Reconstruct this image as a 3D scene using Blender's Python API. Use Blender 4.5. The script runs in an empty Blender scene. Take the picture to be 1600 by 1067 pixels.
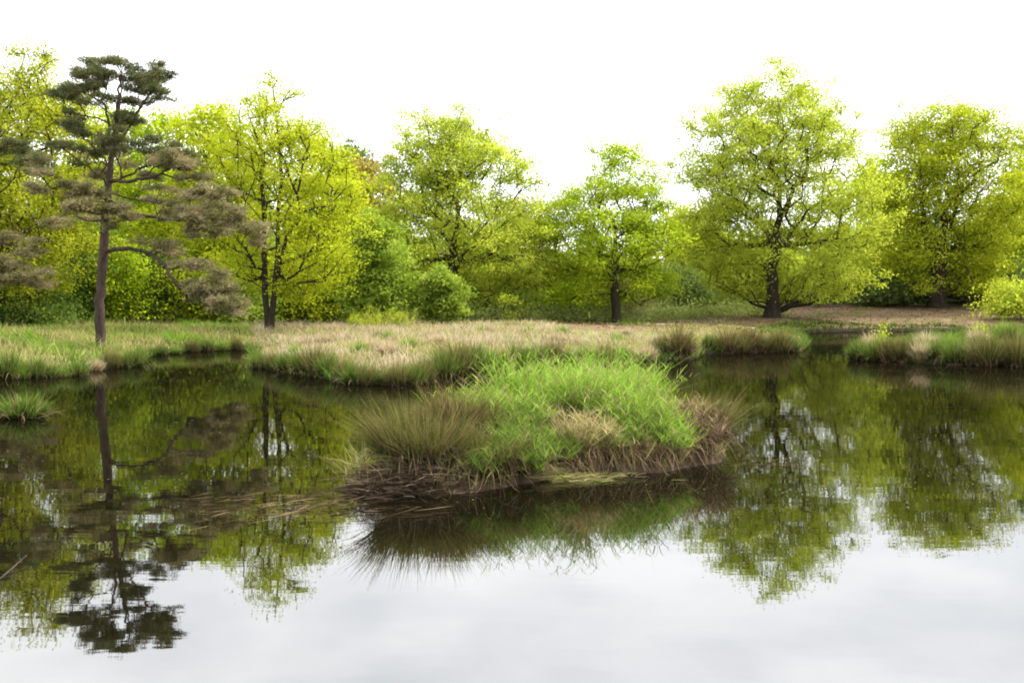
import bpy, math
import numpy as np
from math import radians, sin, cos, pi

C = bpy.context.scene.collection
S = bpy.context.scene
rng = np.random.default_rng(11)

# ------------------------------------------------------------------ camera
F = 1555.6; PITCH = radians(1.95); CAMH = 1.8
cam = bpy.data.cameras.new('camera'); cam.lens = 35; cam.sensor_width = 36
cam.clip_start = 0.1; cam.clip_end = 2000
camo = bpy.data.objects.new('camera', cam); C.objects.link(camo)
camo.location = (0, 0, CAMH); camo.rotation_euler = (pi/2 - PITCH, 0, 0)
S.camera = camo

# ------------------------------------------------------------------ world, sun, exposure
SUN_EL, SUN_AZ = radians(50), radians(62)        # azimuth measured from +Y towards +X
w = bpy.data.worlds.new('World'); S.world = w; w.use_nodes = True
nt = w.node_tree; nt.nodes.clear()
out = nt.nodes.new('ShaderNodeOutputWorld')
sky = nt.nodes.new('ShaderNodeTexSky'); sky.sky_type = 'NISHITA'; sky.sun_disc = False
sky.sun_elevation = SUN_EL; sky.sun_rotation = SUN_AZ
b1 = nt.nodes.new('ShaderNodeBackground'); b1.inputs[1].default_value = 0.12
nt.links.new(sky.outputs[0], b1.inputs[0])
tc = nt.nodes.new('ShaderNodeTexCoord')
mp = nt.nodes.new('ShaderNodeMapping'); mp.inputs['Scale'].default_value = (1, 1, 2.6)
nz = nt.nodes.new('ShaderNodeTexNoise'); nz.inputs['Scale'].default_value = 2.6
nz.inputs['Detail'].default_value = 5; nz.inputs['Roughness'].default_value = 0.5
nt.links.new(tc.outputs['Generated'], mp.inputs[0]); nt.links.new(mp.outputs[0], nz.inputs['Vector'])
cr = nt.nodes.new('ShaderNodeValToRGB')
cr.color_ramp.elements[0].position = 0.36; cr.color_ramp.elements[0].color = (0.70, 0.72, 0.755, 1)
cr.color_ramp.elements[1].position = 0.62; cr.color_ramp.elements[1].color = (1.0, 1.0, 1.0, 1)
nt.links.new(nz.outputs[0], cr.inputs[0])
b2 = nt.nodes.new('ShaderNodeBackground'); b2.inputs[1].default_value = 1.08
nt.links.new(cr.outputs[0], b2.inputs[0])
mx = nt.nodes.new('ShaderNodeMixShader'); mx.inputs[0].default_value = 0.9   # cloud cover
nt.links.new(b1.outputs[0], mx.inputs[1]); nt.links.new(b2.outputs[0], mx.inputs[2])
nt.links.new(mx.outputs[0], out.inputs[0])
sl = bpy.data.lights.new('sun', 'SUN'); sl.energy = 3.0; sl.angle = radians(10); sl.color = (1, 0.95, 0.86)
so = bpy.data.objects.new('sun', sl); C.objects.link(so)
so.rotation_euler = (pi/2 - SUN_EL, 0, -SUN_AZ + pi)
so.rotation_euler = (-(pi/2 - SUN_EL), 0, -SUN_AZ)
S.view_settings.view_transform = 'Standard'; S.view_settings.look = 'None'
S.view_settings.exposure = 1.7; S.view_settings.gamma = 1; S.view_settings.use_curve_mapping = False
S.render.engine = 'CYCLES'
cy = S.cycles; cy.max_bounces = 6; cy.diffuse_bounces = 4; cy.glossy_bounces = 3
cy.transmission_bounces = 3; cy.transparent_max_bounces = 4; cy.caustics_reflective = False; cy.caustics_refractive = False
cy.filter_width = 1.9
try: cy.use_denoising = True
except Exception: pass

# ------------------------------------------------------------------ helpers
def ray(px, py):
    a = (px - 800)/F; b = -(py - 533.5)/F
    return np.array([a, cos(PITCH) + b*sin(PITCH), -sin(PITCH) + b*cos(PITCH)])
def onplane(px, py, z=0.0):
    d = ray(px, py); t = (z - CAMH)/d[2]
    return np.array([d[0]*t, d[1]*t, z])
def atdepth(px, py, Y):
    d = ray(px, py); t = Y/d[1]
    return np.array([d[0]*t, Y, CAMH + d[2]*t])

def setp(o, label=None, cat=None, group=None, kind=None):
    if label: o['label'] = label
    if cat: o['category'] = cat
    if group: o['group'] = group
    if kind: o['kind'] = kind
    return o
def empty(name, loc, label, cat, group=None, rz=0, sc=1):
    o = bpy.data.objects.new(name, None); C.objects.link(o); o.empty_display_size = 0.2
    o.location = loc; o.rotation_euler = (0, 0, rz)
    o.scale = sc if hasattr(sc, '__len__') else (sc, sc, sc)
    return setp(o, label, cat, group)
def mesh(name, V, Fc, mat, attrs=None, smooth=False):
    """V (n,3), Fc (m,k) uniform k-gons"""
    V = np.asarray(V, np.float32); Fc = np.asarray(Fc, np.int32)
    me = bpy.data.meshes.new(name)
    m, k = Fc.shape
    me.vertices.add(len(V)); me.vertices.foreach_set('co', V.ravel())
    me.loops.add(m*k); me.loops.foreach_set('vertex_index', Fc.ravel())
    me.polygons.add(m); me.polygons.foreach_set('loop_start', np.arange(0, m*k, k, dtype=np.int32))
    if smooth: me.polygons.foreach_set('use_smooth', np.ones(m, bool))
    for a, v in (attrs or {}).items():
        at = me.attributes.new(a, 'FLOAT', 'POINT'); at.data.foreach_set('value', np.asarray(v, np.float32))
    me.update(calc_edges=True)
    me.materials.append(mat)
    return me
def link(name, me, parent=None, loc=None):
    o = bpy.data.objects.new(name, me); C.objects.link(o)
    if parent is not None: o.parent = parent
    if loc is not None: o.location = loc
    return o

class NT:
    def __init__(s, name):
        s.m = bpy.data.materials.new(name); s.m.use_nodes = True; s.t = s.m.node_tree; s.t.nodes.clear()
        s.o = s.t.nodes.new('ShaderNodeOutputMaterial')
    def n(s, ty, **kw):
        x = s.t.nodes.new(ty)
        for k, v in kw.items(): setattr(x, k, v)
        return x
    def l(s, a, b): s.t.links.new(a, b)
    def noise(s, scale, detail=3, rough=0.55, coord='Object', mapping=None):
        tc = s.n('ShaderNodeTexCoord'); z = s.n('ShaderNodeTexNoise')
        z.inputs['Scale'].default_value = scale; z.inputs['Detail'].default_value = detail; z.inputs['Roughness'].default_value = rough
        src = tc.outputs[coord]
        if mapping:
            mm = s.n('ShaderNodeMapping'); mm.inputs['Scale'].default_value = mapping; s.l(src, mm.inputs[0]); src = mm.outputs[0]
        s.l(src, z.inputs['Vector']); return z.outputs[0]
    def ramp(s, fac, stops):
        r = s.n('ShaderNodeValToRGB'); e = r.color_ramp.elements
        while len(e) < len(stops): e.new(0.5)
        for i, (p, c) in enumerate(stops):
            e[i].position = p; e[i].color = (*c, 1)
        s.l(fac, r.inputs[0]); return r.outputs[0]
    def mixc(s, fac, a, b, mode='MIX'):
        x = s.n('ShaderNodeMix', data_type='RGBA', blend_type=mode)
        for i, v in ((0, fac), (6, a), (7, b)):
            if hasattr(v, 'links') or hasattr(v, 'is_linked'): s.l(v, x.inputs[i])
            elif i == 0: x.inputs[i].default_value = v
            else: x.inputs[i].default_value = (*v, 1)
        return x.outputs[2]
    def attr(s, name): a = s.n('ShaderNodeAttribute'); a.attribute_name = name; return a.outputs['Fac']

def leafmat(name, dark, mid, light, trans=0.55, nscale=0.7):
    """leaf tones: patches of twig-sized tone plus a tone per leaf"""
    m = NT(name)
    oi = m.n('ShaderNodeObjectInfo')
    nz = m.noise(nscale, 2)
    v = m.attr('v')
    add = m.n('ShaderNodeMath', operation='MULTIPLY_ADD'); m.l(v, add.inputs[0]); add.inputs[1].default_value = 0.2
    m.l(nz, add.inputs[2])
    sub = m.n('ShaderNodeMath', operation='SUBTRACT'); m.l(add.outputs[0], sub.inputs[0]); sub.inputs[1].default_value = 0.1
    col = m.ramp(sub.outputs[0], [(0.3, dark), (0.5, mid), (0.72, light)])
    d = m.n('ShaderNodeBsdfDiffuse'); t = m.n('ShaderNodeBsdfTranslucent')
    m.l(col, d.inputs[0])
    tcol = m.mixc(1.0, col, (1.19, 1.22, 0.85), 'MULTIPLY'); m.l(tcol, t.inputs[0])
    x = m.n('ShaderNodeMixShader'); x.inputs[0].default_value = trans
    m.l(d.outputs[0], x.inputs[1]); m.l(t.outputs[0], x.inputs[2])
    m.l(x.outputs[0], m.o.inputs[0])
    return m.m
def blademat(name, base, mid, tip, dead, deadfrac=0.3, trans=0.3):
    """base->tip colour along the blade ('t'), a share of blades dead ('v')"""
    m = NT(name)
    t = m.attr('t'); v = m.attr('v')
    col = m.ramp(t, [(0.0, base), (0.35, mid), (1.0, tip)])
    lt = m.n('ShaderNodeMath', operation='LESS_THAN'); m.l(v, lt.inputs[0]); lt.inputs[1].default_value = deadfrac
    col = m.mixc(lt.outputs[0], col, dead)
    # brightness variation per blade
    ml = m.n('ShaderNodeMath', operation='MULTIPLY'); m.l(v, ml.inputs[0]); ml.inputs[1].default_value = 7.31
    fr = m.n('ShaderNodeMath', operation='FRACT'); m.l(ml.outputs[0], fr.inputs[0])
    ma = m.n('ShaderNodeMath', operation='MULTIPLY_ADD'); m.l(fr.outputs[0], ma.inputs[0]); ma.inputs[1].default_value = 0.85; ma.inputs[2].default_value = 0.5
    cc = m.n('ShaderNodeCombineXYZ')
    for i in range(3): m.l(ma.outputs[0], cc.inputs[i])
    col = m.mixc(1.0, col, cc.outputs[0], 'MULTIPLY')
    d = m.n('ShaderNodeBsdfDiffuse'); tr = m.n('ShaderNodeBsdfTranslucent'); m.l(col, d.inputs[0]); m.l(col, tr.inputs[0])
    x = m.n('ShaderNodeMixShader'); x.inputs[0].default_value = trans
    m.l(d.outputs[0], x.inputs[1]); m.l(tr.outputs[0], x.inputs[2]); m.l(x.outputs[0], m.o.inputs[0])
    return m.m
def barkmat(name, c1, c2, scale=6):
    m = NT(name)
    nz = m.noise(scale, 6, 0.72, mapping=(1, 1, 0.3))
    col = m.ramp(nz, [(0.3, c1), (0.7, c2)])
    p = m.n('ShaderNodeBsdfPrincipled'); p.inputs['Roughness'].default_value = 0.95
    p.inputs['Specular IOR Level'].default_value = 0.15
    m.l(col, p.inputs['Base Color'])
    b = m.n('ShaderNodeBump'); b.inputs['Strength'].default_value = 1.0; b.inputs['Distance'].default_value = 0.09
    m.l(nz, b.inputs['Height']); m.l(b.outputs[0], p.inputs['Normal'])
    m.l(p.outputs[0], m.o.inputs[0]); return m.m

M = {}
M['bark_oak'] = barkmat('bark_oak', (0.014, 0.011, 0.008), (0.05, 0.038, 0.026))
M['bark_pine'] = barkmat('bark_pine', (0.012, 0.009, 0.007), (0.095, 0.065, 0.048), 5)
M['yg'] = leafmat('leaf_yellow_green', (0.20, 0.24, 0.014), (0.33, 0.375, 0.020), (0.47, 0.50, 0.035))
M['ygpale'] = leafmat('leaf_pale_green', (0.20, 0.245, 0.024), (0.33, 0.38, 0.04), (0.46, 0.51, 0.08))
M['green'] = leafmat('leaf_fresh_green', (0.17, 0.235, 0.014), (0.28, 0.36, 0.020), (0.41, 0.49, 0.04))
M['gold'] = leafmat('leaf_gold_green', (0.17, 0.19, 0.016), (0.28, 0.305, 0.022), (0.42, 0.435, 0.04))
M['olive'] = leafmat('leaf_olive', (0.17, 0.205, 0.014), (0.29, 0.33, 0.020), (0.42, 0.46, 0.04))
M['dark'] = leafmat('leaf_dark_green', (0.06, 0.10, 0.02), (0.11, 0.17, 0.032), (0.18, 0.25, 0.05), 0.45)
M['bluedark'] = leafmat('leaf_blue_green', (0.07, 0.105, 0.035), (0.12, 0.17, 0.055), (0.18, 0.24, 0.08), 0.45)
M['birch'] = leafmat('leaf_birch', (0.12, 0.17, 0.022), (0.21, 0.28, 0.038), (0.34, 0.41, 0.08), 0.5)
M['willow'] = leafmat('leaf_weeping', (0.13, 0.19, 0.025), (0.24, 0.325, 0.04), (0.37, 0.45, 0.09), 0.5)
M['bronze'] = leafmat('leaf_bronze', (0.14, 0.10, 0.03), (0.27, 0.19, 0.06), (0.38, 0.29, 0.10))
M['greybrown'] = leafmat('leaf_grey_brown', (0.10, 0.10, 0.04), (0.18, 0.17, 0.07), (0.28, 0.25, 0.12))
M['needle'] = leafmat('pine_needle_dark', (0.05, 0.065, 0.026), (0.11, 0.12, 0.05), (0.20, 0.185, 0.09), 0.15, 1.6)
M['needle_pale'] = leafmat('pine_needle_pale', (0.10, 0.105, 0.042), (0.21, 0.185, 0.088), (0.36, 0.29, 0.175), 0.2, 1.6)

# ------------------------------------------------------------------ terrain
def poly(px): return np.array([onplane(a, b)[:2] for a, b in px])
LAKE = poly([(0, 591), (60, 590), (110, 588), (150, 578), (215, 572), (232, 557), (300, 549), (385, 546), (397, 556), (392, 570), (430, 580),
             (500, 590), (530, 599), (590, 602), (650, 601), (700, 595), (760, 591), (850, 581), (930, 572), (1000, 565), (1088, 561),
             (1096, 553), (1180, 551), (1250, 549), (1262, 540), (1255, 528), (1240, 521), (1300, 518), (1450, 517), (1700, 518)])
LAKE = np.vstack([LAKE, [(70, 60), (75, 20), (40, -2), (10, 1.2), (-12, 0.8), (-30, -2), (-42, 10), (-34, 22)]])
REED = poly([(1330, 561), (1340, 548), (1400, 538), (1500, 534), (1760, 532), (1800, 572), (1600, 573), (1540, 572), (1480, 570), (1400, 566), (1345, 563)])
ISLE = np.array([(-1.72, 9.75), (-1.35, 9.5), (-0.75, 9.48), (-0.35, 9.65), (0.1, 10.1), (0.6, 10.55), (1.15, 10.75), (1.65, 10.8), (2.0, 11.2),
                 (2.42, 11.5), (2.65, 12.2), (2.5, 13.2), (1.9, 14.4), (0.9, 14.6), (-0.2, 13.2), (-1.1, 11.9), (-1.75, 10.6)])
def sdist(P, Q):
    """signed distance of points to polygon Q, positive inside"""
    P = np.atleast_2d(P); A = Q; B = np.roll(Q, -1, 0)
    out = np.empty(len(P))
    for s in range(0, len(P), 20000):
        p = P[s:s+20000, None, :]
        ab = B - A; ap = p - A
        t = np.clip((ap*ab).sum(-1)/(ab*ab).sum(-1), 0, 1)
        d = np.sqrt(((ap - t[..., None]*ab)**2).sum(-1)).min(1)
        c = ((A[:, 1] > p[..., 1]) != (B[:, 1] > p[..., 1])) & (p[..., 0] < (B[:, 0]-A[:, 0])*(p[..., 1]-A[:, 1])/((B[:, 1]-A[:, 1]) + 1e-12) + A[:, 0])
        out[s:s+20000] = np.where(c.sum(1) % 2 == 1, d, -d)
    return out
def sstep(x): x = np.clip(x, 0, 1); return x*x*(3-2*x)
def wav(x, y, s, k=0):
    return (np.sin(x*s+1.3+k) * np.cos(y*s*1.13+0.7*k) + 0.6*np.sin(x*s*2.1+y*s*1.7+2.1*k) + 0.4*np.cos(y*s*3.3-x*s*2.7+k))/2
def landsd(P):
    return np.maximum(-sdist(P, LAKE), sdist(P, REED))
def H(P, sd=None):
    P = np.atleast_2d(np.asarray(P, float))
    if sd is None: sd = landsd(P)
    x, y = P[:, 0], P[:, 1]
    land = 0.22*(1-np.exp(-np.maximum(sd, 0)/0.25)) + 0.38*sstep(sd/7) + 0.32*sstep((sd-5)/25) + 0.06*wav(x, y, 0.5)*sstep(sd/2)
    land += 1.25*sstep((y-75)/28)*sstep((x-4)/35) + 0.9*sstep((y-110)/90) + 0.35*np.exp(-((x-21)**2+(y-80)**2)/50)
    wat = -0.9*(1-np.exp(np.minimum(sd, 0)/1.2))
    return np.where(sd > 0, land, wat)
def h1(x, y): return float(H([[x, y]])[0])

def grid(xs, ys, zf, name, mat, keep=None):
    X, Y = np.meshgrid(xs, ys); P = np.c_[X.ravel(), Y.ravel()]
    Z = zf(P); V = np.c_[P, Z]
    nx, ny = len(xs), len(ys)
    i = np.arange(ny-1)[:, None]*nx + np.arange(nx-1)[None, :]; i = i.ravel()
    Fc = np.c_[i, i+1, i+nx+1, i+nx]
    if keep is not None:
        k = keep(P); Fc = Fc[k[Fc].any(1)]
    return mesh(name, V, Fc, mat, smooth=True)

# ground material: grass soil, leaf litter to the right and back
m = NT('ground_soil')
tcn = m.n('ShaderNodeTexCoord'); sep = m.n('ShaderNodeSeparateXYZ'); m.l(tcn.outputs['Object'], sep.inputs[0])
n1 = m.noise(0.9, 6, 0.65); n2 = m.noise(9, 4, 0.7); n3 = m.noise(0.16, 3)
gr = m.ramp(n1, [(0.3, (0.05, 0.06, 0.018)), (0.5, (0.12, 0.12, 0.04)), (0.68, (0.20, 0.17, 0.08))])
li = m.ramp(n1, [(0.28, (0.05, 0.038, 0.02)), (0.48, (0.13, 0.09, 0.048)), (0.68, (0.26, 0.185, 0.11))])
li = m.mixc(0.5, li, m.ramp(n2, [(0.3, (0.02, 0.014, 0.008)), (0.7, (0.20, 0.12, 0.07))]))
fx = m.n('ShaderNodeMapRange'); m.l(sep.outputs[0], fx.inputs[0]); fx.inputs[1].default_value = -1; fx.inputs[2].default_value = 5
fy = m.n('ShaderNodeMapRange'); m.l(sep.outputs[1], fy.inputs[0]); fy.inputs[1].default_value = 46; fy.inputs[2].default_value = 54
fm = m.n('ShaderNodeMath', operation='MULTIPLY'); m.l(fx.outputs[0], fm.inputs[0]); m.l(fy.outputs[0], fm.inputs[1])
col = m.mixc(fm.outputs[0], gr, li)
fz = m.n('ShaderNodeMapRange'); m.l(sep.outputs[2], fz.inputs[0]); fz.inputs[1].default_value = 0.30; fz.inputs[2].default_value = 0.16
col = m.mixc(fz.outputs[0], col, (0.022, 0.018, 0.010))
p = m.n('ShaderNodeBsdfPrincipled'); p.inputs['Roughness'].default_value = 1; p.inputs['Specular IOR Level'].default_value = 0.1
m.l(col, p.inputs['Base Color']); bm_ = m.n('ShaderNodeBump'); bm_.inputs['Strength'].default_value = 0.8; bm_.inputs['Distance'].default_value = 0.06
m.l(n2, bm_.inputs['Height']); m.l(bm_.outputs[0], p.inputs['Normal']); m.l(p.outputs[0], m.o.inputs[0]); M['ground'] = m.m
m = NT('mud_soil')
n1 = m.noise(5, 6, 0.7)
col = m.ramp(n1, [(0.3, (0.02, 0.014, 0.009)), (0.6, (0.065, 0.045, 0.028)), (0.75, (0.14, 0.10, 0.06))])
p = m.n('ShaderNodeBsdfPrincipled'); p.inputs['Roughness'].default_value = 1.0; p.inputs['Specular IOR Level'].default_value = 0.05; m.l(col, p.inputs['Base Color'])
bm_ = m.n('ShaderNodeBump'); bm_.inputs['Distance'].default_value = 0.05; m.l(n1, bm_.inputs['Height']); m.l(bm_.outputs[0], p.inputs['Normal'])
m.l(p.outputs[0], m.o.inputs[0]); M['mud'] = m.m

xs = np.unique(np.r_[np.linspace(-400, -70, 40), np.linspace(-70, -22, 60), np.linspace(-22, 30, 150), np.linspace(30, 75, 60), np.linspace(75, 400, 40)])
ys = np.unique(np.r_[np.linspace(-60, 18, 50), np.linspace(18, 50, 120), np.linspace(50, 120, 60), np.linspace(120, 600, 50)])
setp(link('ground', grid(xs, ys, lambda P: H(P), 'ground', M['ground'])), kind='structure')
def isleH(P):
    sd = sdist(P, ISLE)
    land = 0.10*(1-np.exp(-np.maximum(sd, 0)/0.08)) + 0.38*sstep(sd/1.1) + 0.03*wav(P[:, 0], P[:, 1], 5)*sstep(sd/0.3)
    return np.where(sd > 0, land, -0.5*(1-np.exp(np.minimum(sd, 0)/0.3)))
setp(link('island', grid(np.linspace(-2.6, 3.5, 110), np.linspace(8.8, 15.4, 110), isleH, 'island', M['mud'], keep=lambda P: sdist(P, ISLE) > -0.7)), kind='structure')

# sandy path
m = NT('sand')
n1 = m.noise(3, 5, 0.6)
col = m.ramp(n1, [(0.3, (0.34, 0.25, 0.18)), (0.65, (0.52, 0.41, 0.32))])
p = m.n('ShaderNodeBsdfDiffuse'); m.l(col, p.inputs[0]); m.l(p.outputs[0], m.o.inputs[0]); M['sand'] = m.m
def strip(name, pts, widths, mat, dz=0.05, n=90, across=7):
    pts = np.array(pts, float); t = np.linspace(0, len(pts)-1, n); k = np.arange(len(pts))
    cx, cyy = np.interp(t, k, pts[:, 0]), np.interp(t, k, pts[:, 1]); ker = np.ones(9)/9
    cx = np.convolve(np.pad(cx, 4, 'edge'), ker, 'valid'); cyy = np.convolve(np.pad(cyy, 4, 'edge'), ker, 'valid')
    wd = np.interp(t, k, widths) * (1 + 0.12*np.sin(t*9))
    dx, dy = np.gradient(cx), np.gradient(cyy); L = np.hypot(dx, dy); nx_, ny_ = -dy/L, dx/L
    V = []
    for s in np.linspace(-0.5, 0.5, across):
        V.append(np.c_[cx + nx_*wd*s, cyy + ny_*wd*s])
    V = np.stack(V, 1).reshape(-1, 2); V = np.c_[V, H(V) + dz]
    i = (np.arange(n-1)[:, None]*across + np.arange(across-1)[None]).ravel()
    return link(name, mesh(name, V, np.c_[i, i+1, i+across+1, i+across], mat, smooth=True))
setp(strip('path', [(6, 69), (12, 68), (20, 68.5), (28, 69), (34, 66), (41, 65), (52, 66), (70, 69)], [1.2, 1.8, 1.6, 1.6, 3.0, 6.0, 8.0, 8], M['sand'], dz=0.045), kind='structure')

# ------------------------------------------------------------------ water
m = NT('pond_water')
n1 = m.noise(1.0, 3, 0.5, mapping=(0.8, 2.2, 1)); n2 = m.noise(9, 2, 0.5, mapping=(0.7, 2.0, 1))
ad = m.n('ShaderNodeMath', operation='MULTIPLY_ADD'); m.l(n2, ad.inputs[0]); ad.inputs[1].default_value = 0.06; m.l(n1, ad.inputs[2])
bp = m.n('ShaderNodeBump'); bp.inputs['Strength'].default_value = 0.5; bp.inputs['Distance'].default_value = 0.0022
m.l(ad.outputs[0], bp.inputs['Height'])
gl = m.n('ShaderNodeBsdfGlossy'); gl.inputs['Roughness'].default_value = 0.012; gl.inputs[0].default_value = (0.98, 0.98, 0.97, 1)
m.l(bp.outputs[0], gl.inputs['Normal'])
df = m.n('ShaderNodeBsdfDiffuse')
n4 = m.noise(0.5, 3); c = m.ramp(n4, [(0.35, (0.002, 0.0018, 0.001)), (0.7, (0.006, 0.005, 0.0022))]); m.l(c, df.inputs[0])
fr = m.n('ShaderNodeFresnel'); fr.inputs['IOR'].default_value = 1.33; m.l(bp.outputs[0], fr.inputs['Normal'])
mr = m.n('ShaderNodeMapRange'); m.l(fr.outputs[0], mr.inputs[0]); mr.inputs[1].default_value = 0.05; mr.inputs[2].default_value = 0.9
mr.inputs[3].default_value = 0.26; mr.inputs[4].default_value = 0.40
xs_ = m.n('ShaderNodeMixShader'); m.l(mr.outputs[0], xs_.inputs[0]); m.l(df.outputs[0], xs_.inputs[1]); m.l(gl.outputs[0], xs_.inputs[2])
m.l(xs_.outputs[0], m.o.inputs[0]); M['water'] = m.m
me = mesh('water', [(-110, -5, 0), (110, -5, 0), (110, 110, 0), (-110, 110, 0)], [(0, 1, 2, 3)], M['water'])
setp(link('water', me), kind='structure')

# ------------------------------------------------------------------ generators
def unit(v): return v/np.maximum(np.linalg.norm(v, axis=-1, keepdims=True), 1e-9)
def leaves(cent, size, up=0.5, aspect=0.55, r=rng, direc=None, tri=False):
    n = len(cent)
    nrm = r.normal(size=(n, 3)); nrm[:, 2] = np.abs(nrm[:, 2])*(1+up) ; nrm = unit(nrm)
    a = r.normal(size=(n, 3)) if direc is None else direc + 0.45*r.normal(size=(n, 3))
    a = unit(a - (a*nrm).sum(1, keepdims=True)*nrm); b = np.cross(nrm, a)
    s = (size*(0.65+0.7*r.random(n)))[:, None]
    p0 = cent - a*s*0.5; p2 = cent + a*s*0.5; p1 = cent + b*s*aspect*0.5 + nrm*s*0.08; p3 = cent - b*s*aspect*0.5 + nrm*s*0.08
    if tri:
        s *= 1.22; V = np.stack([cent - a*s*0.5, cent + a*s*0.35 + b*s*aspect*0.55, cent + a*s*0.3 - b*s*aspect*0.55 + nrm*s*0.1], 1).reshape(-1, 3)
        return V, np.arange(3*n).reshape(n, 3), np.repeat(r.random(n), 3)
    V = np.stack([p0, p1, p2, p3], 1).reshape(-1, 3); Fc = np.arange(4*n).reshape(n, 4)
    return V, Fc, np.repeat(r.random(n), 4)

def blades(base, hgt, width, direc, bend, segs=2, r=rng, droop=0.0):
    """base (n,3), hgt (n,), direc (n,3) start direction, bend (n,3) displacement of the tip"""
    n = len(base); d = unit(direc)
    side = unit(np.cross(d, r.normal(size=(n, 3))))
    vs, ts = [], []
    for k in range(segs):
        t = k/segs
        c = base + d*(hgt*t)[:, None] + bend*(t*t); c[:, 2] -= droop*hgt*t**3
        wv = (width*(1-0.55*t*t))[:, None]*side*0.5
        vs += [c-wv, c+wv]; ts += [t, t]
    c = base + d*hgt[:, None] + bend; c[:, 2] -= droop*hgt; vs.append(c); ts.append(1)
    k = 2*segs+1
    V = np.stack(vs, 1).reshape(-1, 3); T = np.tile(ts, n); v = np.repeat(r.random(n), k)
    tri = []
    for s in range(segs-1):
        a = 2*s; tri += [(a, a+1, a+3), (a, a+3, a+2)]
    a = 2*(segs-1); tri.append((a, a+1, a+2))
    Fc = (np.arange(n)[:, None, None]*k + np.array(tri)[None]).reshape(-1, 3)
    return V, Fc, {'t': T, 'v': v}
def cat(parts):
    V, Fs, A, off = [], [], {}, 0
    for v, f, a in parts:
        V.append(v); Fs.append(f+off); off += len(v)
        if not isinstance(a, dict): a = {'v': a}
        for k, x in a.items(): A.setdefault(k, []).append(x)
    return np.vstack(V), np.vstack(Fs), {k: np.concatenate(x) for k, x in A.items()}

def skeleton(trunks, pts, r, step=0.7, kpath=0.35, wob=0.12):
    """trunks: list of polylines (first point is the base). returns nodes, parent, trunk-node mask"""
    N = 60000
    nodes = np.zeros((N, 3)); par = -np.ones(N, int); pl = np.zeros(N); tm = np.zeros(N, int); n = 0
    for ti, tr in enumerate(trunks):
        prev = 0 if (ti > 0) else -1
        for k, p in enumerate(tr):
            if ti > 0 and k == 0: continue
            nodes[n] = p; par[n] = prev; pl[n] = (pl[prev] + np.linalg.norm(nodes[n]-nodes[prev])) if prev >= 0 else 0
            tm[n] = ti+1; prev = n; n += 1
    zlow = (0.2 if len(trunks) > 1 else 0.5)*max(p_[-1][2] for p_ in trunks) if trunks[0][-1][2] > 3 else -99
    order = np.argsort(np.linalg.norm(pts - nodes[0], axis=1) + r.normal(size=len(pts))*0.3)
    for i in order:
        p = pts[i]; d = p - nodes[:n]; L = np.linalg.norm(d, axis=1)
        horiz = np.hypot(d[:, 0], d[:, 1])
        cost = L + kpath*pl[:n] + 2.2*np.maximum(0, 0.25*horiz - d[:, 2])
        cost[0] += 100
        if n > 3: cost[:3] += 5
        cost += np.where(nodes[:n, 2] < zlow, 5, 0)
        j = int(np.argmin(cost)); k = max(1, int(L[j]/step)); a = nodes[j].copy(); prev = j
        dv = p - a
        for q in range(1, k+1):
            t = q/k; c = a + dv*t; c[2] += 0.10*L[j]*(t*(1-t))*1.2
            if q < k: c = c + r.normal(size=3)*wob*step
            nodes[n] = c; par[n] = prev; pl[n] = pl[prev] + L[j]/k; prev = n; n += 1
    return nodes[:n], par[:n], tm[:n]
def radii(par, tm, R0, rt=0.012):
    n = len(par); cnt = np.zeros(n); nch = np.bincount(par[par >= 0], minlength=n)
    cnt[nch == 0] = 1
    for i in range(n-1, 0, -1): cnt[par[i]] += cnt[i]
    al = math.log(R0/rt)/math.log(max(cnt[0], 2))
    return rt*np.maximum(cnt, 1)**al, cnt
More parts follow.
